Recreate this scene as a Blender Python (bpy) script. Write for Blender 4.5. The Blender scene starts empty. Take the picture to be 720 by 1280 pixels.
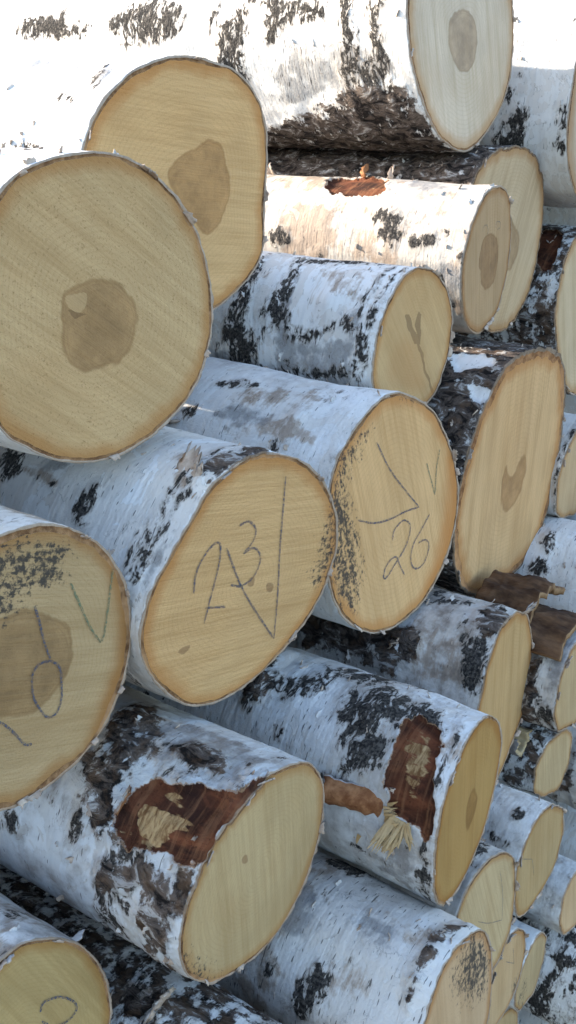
import bpy, math, random
import numpy as np
from mathutils import Matrix, Vector

# ------------------------------------------------------------------ camera, sky, sun, exposure
sc = bpy.context.scene
col = sc.collection
EYE = 1.85
cam = bpy.data.objects.new('camera', bpy.data.cameras.new('camera'))
col.objects.link(cam)
cam.matrix_world = Matrix(((0.582221, 0.301952, -0.754880, 0.0),
                           (-0.813030, 0.216232, -0.540579, 0.0),
                           (0.0, 0.928477, 0.371391, EYE),
                           (0, 0, 0, 1)))
cam.data.sensor_fit = 'VERTICAL'
cam.data.sensor_height = 24.0
cam.data.lens = 24.0 * 1250 / 1280
cam.data.clip_start = 0.02
cam.data.clip_end = 2000
sc.camera = cam

TO_SUN = Vector((-0.30, 0.86, 0.375)).normalized()
world = bpy.data.worlds.new('World'); sc.world = world; world.use_nodes = True
wn = world.node_tree.nodes
bg = wn['Background']
sky = wn.new('ShaderNodeTexSky'); sky.sky_type = 'NISHITA'; sky.sun_disc = False
sky.sun_elevation = math.asin(TO_SUN.z)
sky.sun_rotation = math.atan2(TO_SUN.x, TO_SUN.y)
sky.air_density = 1.0; sky.dust_density = 1.5; sky.ozone_density = 1.0
world.node_tree.links.new(sky.outputs[0], bg.inputs[0])
bg.inputs[1].default_value = 0.15
sun = bpy.data.objects.new('sun', bpy.data.lights.new('sun', 'SUN'))
sun.data.energy = 3.0; sun.data.angle = math.radians(0.53); sun.data.color = (1.0, 0.91, 0.78)
sun.rotation_euler = (-TO_SUN).to_track_quat('-Z', 'Y').to_euler()
sun.location = (0, 0, 8)
col.objects.link(sun)
sc.view_settings.view_transform = 'Standard'; sc.view_settings.look = 'None'
sc.view_settings.gamma = 1.0; sc.view_settings.use_curve_mapping = False
sc.view_settings.exposure = 1.97
sc.cycles.use_denoising = True
sc.cycles.use_adaptive_sampling = True; sc.cycles.adaptive_threshold = 0.02
sc.cycles.max_bounces = 4; sc.cycles.diffuse_bounces = 1; sc.cycles.transparent_max_bounces = 8

# ------------------------------------------------------------------ numeric helpers
rng0 = np.random.RandomState(11)
PERM = rng0.permutation(256); PERM = np.r_[PERM, PERM, PERM]
GRAD = rng0.normal(size=(256, 3)); GRAD /= np.linalg.norm(GRAD, axis=1)[:, None]
GX, GY, GZ = (np.ascontiguousarray(GRAD[:, k], np.float32) for k in range(3))
PERM = PERM.astype(np.int32)
def noise(p):                                    # gradient noise, about -0.7 .. 0.7
    p = np.asarray(p, np.float32)
    i = np.floor(p).astype(np.int32); fr = p - i; i &= 255
    w = fr * fr * fr * (fr * (fr * 6 - 15) + 10)
    out = np.zeros(len(p), np.float32)
    for dx in (0, 1):
        for dy in (0, 1):
            for dz in (0, 1):
                h = PERM[PERM[PERM[i[:, 0] + dx] + i[:, 1] + dy] + i[:, 2] + dz]
                ww = (w[:, 0] if dx else 1 - w[:, 0]) * (w[:, 1] if dy else 1 - w[:, 1]) * (w[:, 2] if dz else 1 - w[:, 2])
                out += ww * (GX[h] * (fr[:, 0] - dx) + GY[h] * (fr[:, 1] - dy) + GZ[h] * (fr[:, 2] - dz))
    return out
def fbm(p, octaves=4, gain=.55):
    a, t, s = 1.0, 0, 0
    for k in range(octaves):
        t = t + a * noise(p * 2.03 ** k + 17.3 * k); s += a; a *= gain
    return t / s
def sstep(x, a, b):
    t = np.clip((x - a) / (b - a), 0, 1); return t * t * (3 - 2 * t)
def signed(P, poly):                             # distance to a polygon's border, positive inside
    poly = np.asarray(poly, float); n = len(poly)
    d = np.full(len(P), 1e9); ins = np.zeros(len(P), bool)
    for k in range(n):
        A, B = poly[k], poly[(k + 1) % n]
        e = B - A; q = P - A
        t = np.clip((q @ e) / max(e @ e, 1e-12), 0, 1)
        d = np.minimum(d, np.hypot(*(q - t[:, None] * e).T))
        c = (A[1] > P[:, 1]) != (B[1] > P[:, 1])
        with np.errstate(divide='ignore', invalid='ignore'):
            x = (B[0] - A[0]) * (P[:, 1] - A[1]) / (B[1] - A[1]) + A[0]
        ins ^= c & (P[:, 0] < x)
    return np.where(ins, d, -d)
def rounded(poly, it=2):                         # corner cutting
    p = np.asarray(poly, float)
    for _ in range(it):
        q = np.roll(p, -1, 0); p = np.stack([.75 * p + .25 * q, .25 * p + .75 * q], 1).reshape(-1, 2)
    return p
def mesh(name, V, Fq, mats, parent=None, attrs=None, smooth=True, midx=None):
    me = bpy.data.meshes.new(name)
    V = np.asarray(V, np.float32)
    if isinstance(Fq, np.ndarray):
        nf, k = Fq.shape
        me.vertices.add(len(V)); me.vertices.foreach_set('co', V.ravel())
        me.loops.add(nf * k); me.loops.foreach_set('vertex_index', Fq.astype(np.int32).ravel())
        me.polygons.add(nf)
        me.polygons.foreach_set('loop_start', np.arange(0, nf * k, k, dtype=np.int32))
    else:
        me.from_pydata([tuple(map(float, v)) for v in V], [], [tuple(map(int, q)) for q in Fq])
    if smooth: me.polygons.foreach_set('use_smooth', np.ones(len(me.polygons), bool))
    for m in mats: me.materials.append(m)
    if midx is not None: me.polygons.foreach_set('material_index', np.asarray(midx, np.int32))
    for k, v in (attrs or {}).items():
        at = me.attributes.new(k, 'FLOAT', 'POINT'); at.data.foreach_set('value', np.asarray(v, np.float32))
    me.update(); me.validate()
    o = bpy.data.objects.new(name, me); col.objects.link(o)
    if parent: o.parent = parent
    return o
def grid_quads(nu, nv, wrap=False, flip=False):  # index = u * nv + v ; wrap closes v
    u = np.arange(nu - 1)[:, None]; v = np.arange(nv if wrap else nv - 1)[None, :]
    v1 = (v + 1) % nv
    q = np.stack([u * nv + v, u * nv + v1, (u + 1) * nv + v1, (u + 1) * nv + v], -1).reshape(-1, 4)
    return q[:, ::-1] if flip else q

# ------------------------------------------------------------------ materials
class NT:
    def __init__(s, name):
        s.m = bpy.data.materials.new(name); s.m.use_nodes = True
        s.t = s.m.node_tree; s.b = s.t.nodes['Principled BSDF']; s.out = s.t.nodes['Material Output']
    def n(s, kind, **kw):
        x = s.t.nodes.new('ShaderNode' + kind)
        for k, v in kw.items(): setattr(x, k, v)
        return x
    def put(s, sock, v):
        if isinstance(v, bpy.types.NodeSocket): s.t.links.new(v, sock)
        elif isinstance(v, (tuple, list)) and len(v) == 3 and sock.type == 'RGBA': sock.default_value = (*v, 1)
        else: sock.default_value = v
    def math(s, op, a, b=0.0, c=None, clamp=False):
        x = s.n('Math', operation=op, use_clamp=clamp)
        s.put(x.inputs[0], a); s.put(x.inputs[1], b)
        if c is not None: s.put(x.inputs[2], c)
        return x.outputs[0]
    def attr(s, name): return s.n('Attribute', attribute_name=name).outputs['Fac']
    def coord(s, off=0.0):
        c = s.n('TexCoord').outputs['Object']
        x = s.n('VectorMath', operation='ADD'); s.put(x.inputs[0], c); x.inputs[1].default_value = (off, off * .7, off * 1.3)
        return x.outputs[0]
    def scaled(s, v, sx, sy, sz, rot=0.0):
        x = s.n('Mapping'); s.put(x.inputs[0], v); x.inputs[3].default_value = (sx, sy, sz)
        if rot:
            r = s.n('VectorRotate', rotation_type='Y_AXIS'); s.put(r.inputs['Vector'], v); r.inputs['Angle'].default_value = rot
            s.put(x.inputs[0], r.outputs[0])
        return x.outputs[0]
    def noise(s, v, scale=1.0, detail=3.0, rough=.55, dist=0.0):
        x = s.n('TexNoise'); s.put(x.inputs['Vector'], v); x.inputs['Scale'].default_value = scale
        x.inputs['Detail'].default_value = detail; x.inputs['Roughness'].default_value = rough; x.inputs['Distortion'].default_value = dist
        return x.outputs['Fac']
    def ss(s, v, a, b, to0=0.0, to1=1.0):
        x = s.n('MapRange', interpolation_type='SMOOTHSTEP'); s.put(x.inputs[0], v)
        x.inputs[1].default_value = a; x.inputs[2].default_value = b; x.inputs[3].default_value = to0; x.inputs[4].default_value = to1
        return x.outputs[0]
    def mix(s, f, a, b, blend='MIX'):
        x = s.n('Mix', data_type='RGBA', blend_type=blend); s.put(x.inputs[0], f); s.put(x.inputs[6], a); s.put(x.inputs[7], b)
        return x.outputs[2]
    def bump(s, h, strength, dist, prev=None):
        x = s.n('Bump'); x.inputs['Strength'].default_value = strength; x.inputs['Distance'].default_value = dist
        s.put(x.inputs['Height'], h)
        if prev is not None: s.put(x.inputs['Normal'], prev)
        return x.outputs[0]
    def done(s, color, rough=.8, normal=None, spec=.3):
        s.put(s.b.inputs['Base Color'], color); s.put(s.b.inputs['Roughness'], rough)
        s.b.inputs['Specular IOR Level'].default_value = spec
        if normal is not None: s.put(s.b.inputs['Normal'], normal)
        return s.m

WHITE = (.82, .80, .765); TAN = (.46, .345, .255); BLACK = (.020, .018, .017)
def bark_material(seed, white=WHITE, tan=.35, lent=.3, dark=.0, brown=.35, dirt=.25):
    N = NT('birch_bark'); P = N.coord(seed * 3.71)
    big = N.noise(P, 7, 4, .6)
    mid = N.noise(P, 38, 4, .62)
    fine = N.noise(P, 230, 3, .65)
    bands = N.noise(N.scaled(P, 9, 120, 9), 1, 3, .6, .3)          # papery layers that run round the stem
    # the papery skin comes off in layers: each layer has its own shade and a torn edge
    ly = N.noise(N.scaled(P, 11, 17, 11), 1, 5, .62, .5)
    lq = N.math('FLOOR', N.math('MULTIPLY', ly, 11.0))
    wnz = N.n('TexWhiteNoise', noise_dimensions='1D'); N.put(wnz.inputs['W'], N.math('ADD', lq, seed * 1.37))
    lr = wnz.outputs['Value']
    lf = N.math('FRACT', N.math('MULTIPLY', ly, 11.0))
    ledge = N.math('MULTIPLY', N.ss(lf, .14, .0), N.ss(mid, .46, .62))
    c = N.mix(N.ss(lr, .25, .95), white, tuple(x * y for x, y in zip(white, (.90, .86, .82))))
    c = N.mix(N.ss(bands, .44, .74, 0, .30), c, tuple(x * y for x, y in zip(white, (.72, .71, .71))))
    c = N.mix(N.ss(mid, .57, .76, 0, .28), c, tuple(x * y for x, y in zip(white, (.66, .62, .59))))
    # pinkish tan where the outermost paper has rubbed off
    tm = N.math('ADD', N.attr('tan'), N.math('MULTIPLY', N.math('SUBTRACT', mid, .5), 1.7))
    tm = N.math('ADD', tm, N.ss(big, .48, .74, 0, tan * 1.1))
    tm = N.math('ADD', tm, N.math('MULTIPLY', N.math('SUBTRACT', bands, .5), .9))
    tcol = N.mix(fine, tuple(x * .62 for x in TAN), (.60, .47, .36))
    tcol = N.mix(N.ss(lr, .5, .9, 0, .6), tcol, (.30, .20, .13))
    c = N.mix(N.ss(tm, .42, .84, 0, .82), c, tcol)
    # grey weathered film
    gm = N.math('ADD', N.attr('grey'), N.math('MULTIPLY', N.math('SUBTRACT', mid, .5), 1.7))
    c = N.mix(N.ss(gm, .36, .8, 0, .8), c, N.mix(fine, (.17, .165, .165), (.40, .39, .38)))
    c = N.mix(N.math('MULTIPLY', ledge, .45), c, (.11, .09, .075))
    # grime rubbed into the bark
    gr = N.math('ADD', N.noise(P, 3.6, 4, .65, .3), N.math('MULTIPLY', N.math('SUBTRACT', mid, .5), .55))
    c = N.mix(N.ss(gr, .44, .72, 0, dirt), c, N.mix(bands, (.11, .088, .072), (.30, .245, .20)))
    # lenticels: short dark dashes running round the stem
    ln = N.noise(N.scaled(P, 60, 330, 60), 1, 1.0, .4, .25)
    dens = N.math('MULTIPLY_ADD', N.attr('lent'), .055, N.math('MULTIPLY', N.math('SUBTRACT', big, .5), .16))
    lm = N.math('ADD', ln, dens)
    lmask = N.ss(lm, .735 - .06 * lent, .785 - .06 * lent)
    c = N.mix(N.math('MULTIPLY', lmask, .80), c, (.06, .053, .048))
    # black corky patches: a broken core that runs out along cracks
    crk = N.noise(N.scaled(P, 42, 95, 42), 1, 5, .70, .7)
    rdn = N.noise(N.scaled(P, 24, 34, 24), 1, 3, .62, 1.1)
    ridge = N.math('SUBTRACT', 1.0, N.math('MULTIPLY', N.math('ABSOLUTE', N.math('SUBTRACT', rdn, .5)), 6.0), clamp=True)
    da = N.math('ADD', N.attr('dark'), N.ss(N.noise(P, 13, 2, .6, .4), .57 - dark * .10, .76 - dark * .10, 0, .60))
    dn = N.math('ADD', N.math('MULTIPLY', N.math('SUBTRACT', crk, .5), 2.8), N.math('MULTIPLY', N.math('SUBTRACT', ridge, .55), .6))
    dm = N.math('ADD', da, N.math('MULTIPLY', dn, N.ss(da, .0, .40)))
    dmask = N.ss(dm, .50, .72)
    dcol = N.mix(N.ss(fine, .35, .75), BLACK, (.13, .115, .10))
    c = N.mix(N.math('MULTIPLY', N.ss(dm, .22, .56), .55), c, (.25, .205, .165))
    c = N.mix(dmask, c, dcol)
    # thick corky rough bark: dark brown grey with pale scraps left on the ridges; on some logs it also paints gap shade
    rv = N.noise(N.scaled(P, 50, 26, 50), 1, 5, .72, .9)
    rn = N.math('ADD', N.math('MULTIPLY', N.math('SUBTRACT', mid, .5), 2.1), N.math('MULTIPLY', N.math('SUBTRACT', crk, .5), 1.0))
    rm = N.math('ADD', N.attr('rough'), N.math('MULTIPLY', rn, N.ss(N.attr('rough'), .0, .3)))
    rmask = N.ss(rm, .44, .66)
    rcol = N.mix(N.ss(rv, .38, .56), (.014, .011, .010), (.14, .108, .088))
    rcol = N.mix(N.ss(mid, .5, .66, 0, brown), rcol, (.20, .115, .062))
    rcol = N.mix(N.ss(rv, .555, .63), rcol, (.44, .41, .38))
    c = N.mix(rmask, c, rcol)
    # bark torn off down to the red-brown inner layer
    pe = N.math('ADD', N.attr('peel'), N.math('MULTIPLY', N.math('SUBTRACT', N.noise(P, 48, 4, .68), .5), .85))
    pmask = N.ss(pe, .47, .53)
    pn = N.noise(N.scaled(P, 30, 14, 30), 1, 4, .6, .5)
    pcol = N.mix(N.ss(pn, .34, .70), (.036, .014, .009), (.185, .062, .028))
    pcol = N.mix(N.ss(bands, .45, .7, 0, .5), pcol, (.27, .125, .06))
    pcol = N.mix(N.ss(fine, .58, .7, 0, .55), pcol, (.018, .008, .006))
    wood = N.math('ADD', N.math('MULTIPLY', N.attr('bare'), .85), N.math('MULTIPLY', N.math('SUBTRACT', N.noise(N.scaled(P, 75, 22, 75), 1, 3, .6, .3), .5), 2.2))
    pcol = N.mix(N.ss(wood, .44, .60), pcol, N.mix(N.ss(crk, .36, .64), (.15, .07, .027), (.47, .315, .155)))
    rim = N.math('SUBTRACT', N.ss(pe, .36, .46), pmask, clamp=True)
    c = N.mix(N.math('MULTIPLY', rim, .8), c, (.36, .20, .10))
    c = N.mix(pmask, c, pcol)
    # sawn edge of the bark itself
    cut = N.ss(N.math('ADD', N.attr('cut'), N.math('MULTIPLY', N.math('SUBTRACT', mid, .5), 1.3)), .40, .75)
    c = N.mix(N.math('MULTIPLY', cut, .85), c, N.mix(fine, (.20, .115, .06), (.52, .38, .26)))
    h = N.math('ADD', N.math('MULTIPLY', bands, .45), N.math('MULTIPLY', fine, .30))
    h = N.math('ADD', h, N.math('MULTIPLY', lq, .10))
    h = N.math('ADD', h, N.math('MULTIPLY', N.math('MULTIPLY', N.attr('dark'), crk), 2.4))
    h = N.math('ADD', h, N.math('MULTIPLY', N.math('MULTIPLY', N.attr('rough'), rv), 4.2))
    h = N.math('ADD', h, N.math('MULTIPLY', N.math('MULTIPLY', N.attr('peel'), pn), .9))
    nrm = N.bump(h, 1.0, .0036)
    rough = N.math('MULTIPLY_ADD', N.math('MAXIMUM', N.math('MAXIMUM', dmask, rmask), pmask), .32, .62)
    return N.done(c, rough, nrm, .18)

def face_material(seed, tone, saw, sawamt=1.0, speck=.5, moldcol=(.035, .035, .036)):
    N = NT('birch_end_grain'); P = N.coord(seed * 2.13)
    blot = N.noise(P, 9, 4, .6); blot2 = N.noise(P, 4.2, 3, .55, .4)
    c = N.mix(N.ss(blot, .3, .72), tuple(x * .87 for x in tone), tuple(min(1, x * 1.09) for x in tone))
    c = N.mix(N.ss(blot2, .42, .70, 0, .45), c, tuple(x * y for x, y in zip(tone, (.88, .76, .62))))
    c = N.mix(N.ss(blot2, .50, .28, 0, .40), c, tuple(min(1, x * y) for x, y in zip(tone, (1.08, 1.12, 1.18))))
    # streaks left by the chain, all in one direction
    st = N.noise(N.scaled(P, 170, 1, 7, saw), 1, 4, .6, .1)
    st2 = N.noise(N.scaled(P, 480, 1, 26, saw), 1, 3, .6, .1)
    wide = N.noise(N.scaled(P, 34, 1, 3.0, saw), 1, 3, .5, .2)
    c = N.mix(N.ss(st, .34, .66, 0, .55 * sawamt), c, tuple(x * y for x, y in zip(tone, (.74, .69, .60))))
    c = N.mix(N.ss(wide, .35, .68, 0, .42 * sawamt), c, tuple(min(1, x * y) for x, y in zip(tone, (1.14, 1.17, 1.22))))
    # growth rings, faint
    ring = N.attr('ring')
    rw = N.math('SINE', N.math('MULTIPLY', N.math('ADD', ring, N.math('MULTIPLY', blot, .05)), 150.0))
    c = N.mix(N.ss(rw, .2, 1.0, 0, .17), c, tuple(x * y for x, y in zip(tone, (.72, .64, .52))))
    sp = N.noise(P, 420, 3, .7)
    c = N.mix(N.ss(sp, .56, .70, 0, .62 * speck), c, tuple(x * y for x, y in zip(tone, (.55, .50, .42))))
    # false heart: brown stain with an uneven rim
    hd = N.math('ADD', N.attr('heart'), N.math('MULTIPLY', N.math('SUBTRACT', N.noise(P, 34, 4, .6), .5), .55))
    hm = N.ss(hd, .26, .66); hr = N.math('SUBTRACT', N.ss(hd, .34, .46), N.ss(hd, .56, .70), clamp=True)
    rw2 = N.math('SINE', N.math('MULTIPLY', N.attr('heart'), 26.0))
    hcol = N.mix(N.ss(N.noise(P, 26, 5, .68), .3, .7), tuple(x * y for x, y in zip(tone, (.38, .31, .26))), tuple(x * y for x, y in zip(tone, (.80, .70, .60))))
    hcol = N.mix(N.ss(rw2, .0, 1.0, 0, .25), hcol, tuple(x * y for x, y in zip(tone, (.34, .27, .22))))
    hcol = N.mix(N.ss(st, .4, .66, 0, .4), hcol, tuple(x * y for x, y in zip(tone, (.72, .62, .52))))
    c = N.mix(N.math('MULTIPLY', hm, .74), c, hcol)
    c = N.mix(N.math('MULTIPLY', hr, .42), c, tuple(x * y for x, y in zip(tone, (.50, .42, .34))))
    pa = N.ss(N.math('ADD', N.attr('pale'), N.math('MULTIPLY', N.math('SUBTRACT', sp, .5), .5)), .45, .6)
    c = N.mix(N.math('MULTIPLY', pa, .6), c, tone)
    ed = N.ss(N.math('ADD', N.attr('edge'), N.math('MULTIPLY', N.math('SUBTRACT', st, .5), .9)), .45, .62)
    c = N.mix(N.math('MULTIPLY', ed, .55), c, (.16, .09, .045))
    kn = N.ss(N.math('ADD', N.attr('knot'), N.math('MULTIPLY', N.math('SUBTRACT', sp, .5), .4)), .35, .65)
    c = N.mix(N.math('MULTIPLY', kn, .62), c, (.24, .13, .06))
    # wet orange-brown growth layer just inside the bark
    rimn = N.math('ADD', ring, N.math('MULTIPLY', N.math('SUBTRACT', N.noise(P, 22, 4, .65), .5), .16))
    c = N.mix(N.ss(rimn, .87, 1.0, 0, .72), c, tuple(x * y for x, y in zip(tone, (.72, .50, .30))))
    ru = N.math('MULTIPLY', N.attr('rust'), N.ss(blot, .2, .7, .45, .95))
    c = N.mix(ru, c, tuple(x * y for x, y in zip(tone, (.74, .50, .30))))
    # black sap-stain mould drawn out along the saw marks
    mn = N.noise(N.scaled(P, 120, 1, 34, saw), 1, 5, .72)
    sp2 = N.noise(P, 170, 4, .7)
    mn = N.math('ADD', N.math('MULTIPLY', N.math('SUBTRACT', mn, .5), 1.7), N.math('MULTIPLY', N.math('SUBTRACT', sp2, .5), 2.6))
    mo = N.math('ADD', N.attr('mold'), N.math('MULTIPLY', mn, N.ss(N.attr('mold'), .0, .25)))
    mm = N.ss(mo, .42, .92)
    c = N.mix(N.math('MULTIPLY', mm, .90), c, moldcol)
    h = N.math('ADD', N.math('MULTIPLY', st, .8), N.math('ADD', N.math('MULTIPLY', st2, .6), N.math('MULTIPLY', sp, .5)))
    return N.done(c, .85, N.bump(h, .8, .0016), .2)

def rim_material(seed, thick):
    N = NT('inner_bark'); P = N.coord(seed)
    n1 = N.noise(P, 90, 5, .7); n2 = N.noise(P, 14, 3, .6)
    lo, hi = ((.13, .062, .028), (.36, .205, .10)) if not thick else ((.20, .085, .035), (.42, .215, .095))
    c = N.mix(N.ss(n1, .35, .7), lo, hi)
    c = N.mix(N.ss(n2, .42, .66, 0, .8), c, tuple(x * 1.35 for x in hi))
    return N.done(c, .9, N.bump(n1, .8, .003), .15)

def simple(name, c0, c1, scale=60, rough=.85, bump=.5, dist=.002, stretch=(1, 1, 1)):
    N = NT(name); P = N.coord(2.0)
    a = N.noise(N.scaled(P, *stretch), scale, 5, .65, .2)
    return N.done(N.mix(N.ss(a, .3, .72), c0, c1), rough, N.bump(a, bump, dist), .2)
M_PAPER = simple('bark_paper', (.70, .68, .65), (.45, .40, .36), 70)
M_TANPAPER = simple('bark_paper_tan', (.60, .48, .38), (.34, .25, .19), 70)
M_ORANGE = simple('inner_bark_torn', (.42, .20, .09), (.16, .055, .02), 55)
M_WOOD = simple('torn_wood', (.66, .47, .25), (.45, .28, .12), 40, stretch=(1, .2, 1))
M_BROWN = simple('brown_bark', (.055, .028, .016), (.24, .125, .06), 28, stretch=(1, .35, 1), bump=.9, dist=.005)
M_FAR = simple('weathered_end', (.50, .38, .24), (.34, .25, .16), 30)
def crayon(name, colr):
    N = NT(name); P = N.coord(0.0)
    g = N.noise(P, 520, 3, .7)
    tr = N.n('BsdfTransparent'); mx = N.n('MixShader')
    N.done(colr, .7)
    N.put(mx.inputs[0], N.ss(g, .40, .60, .10, .88)); N.put(mx.inputs[1], tr.outputs[0]); N.put(mx.inputs[2], N.b.outputs[0])
    N.put(N.out.inputs[0], mx.outputs[0])
    return N.m
M_CRAYON = {'blue': crayon('blue_crayon', (.075, .09, .135)), 'faint': crayon('faint_pencil', (.24, .22, .19)), 'green': crayon('green_crayon', (.14, .19, .11))}

# ------------------------------------------------------------------ ground
def ground():
    r = np.r_[0, np.geomspace(.5, 600, 60)]; n = 96
    t = np.linspace(0, 2 * np.pi, n, endpoint=False)
    X = r[:, None] * np.cos(t) + 1.2; Yv = r[:, None] * np.sin(t) + .6
    P = np.c_[X.ravel(), Yv.ravel(), np.zeros(X.size)]
    P[:, 2] = .05 * fbm(np.c_[P[:, :2] * .8, np.zeros(len(P))], 4) - .02
    N = NT('trodden_ground'); Q = N.n('TexCoord').outputs['Object']
    a = N.noise(Q, 3, 6, .65); b = N.noise(Q, 60, 5, .7)
    c = N.mix(N.ss(a, .35, .65), (.075, .058, .042), (.13, .10, .072))
    c = N.mix(N.ss(b, .55, .72), c, (.22, .17, .11))
    N.done(c, .95, N.bump(N.math('ADD', a, b), .8, .02), .1)
    o = mesh('ground', P, grid_quads(len(r), n, True), [N.m]); o['kind'] = 'structure'
ground()

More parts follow.
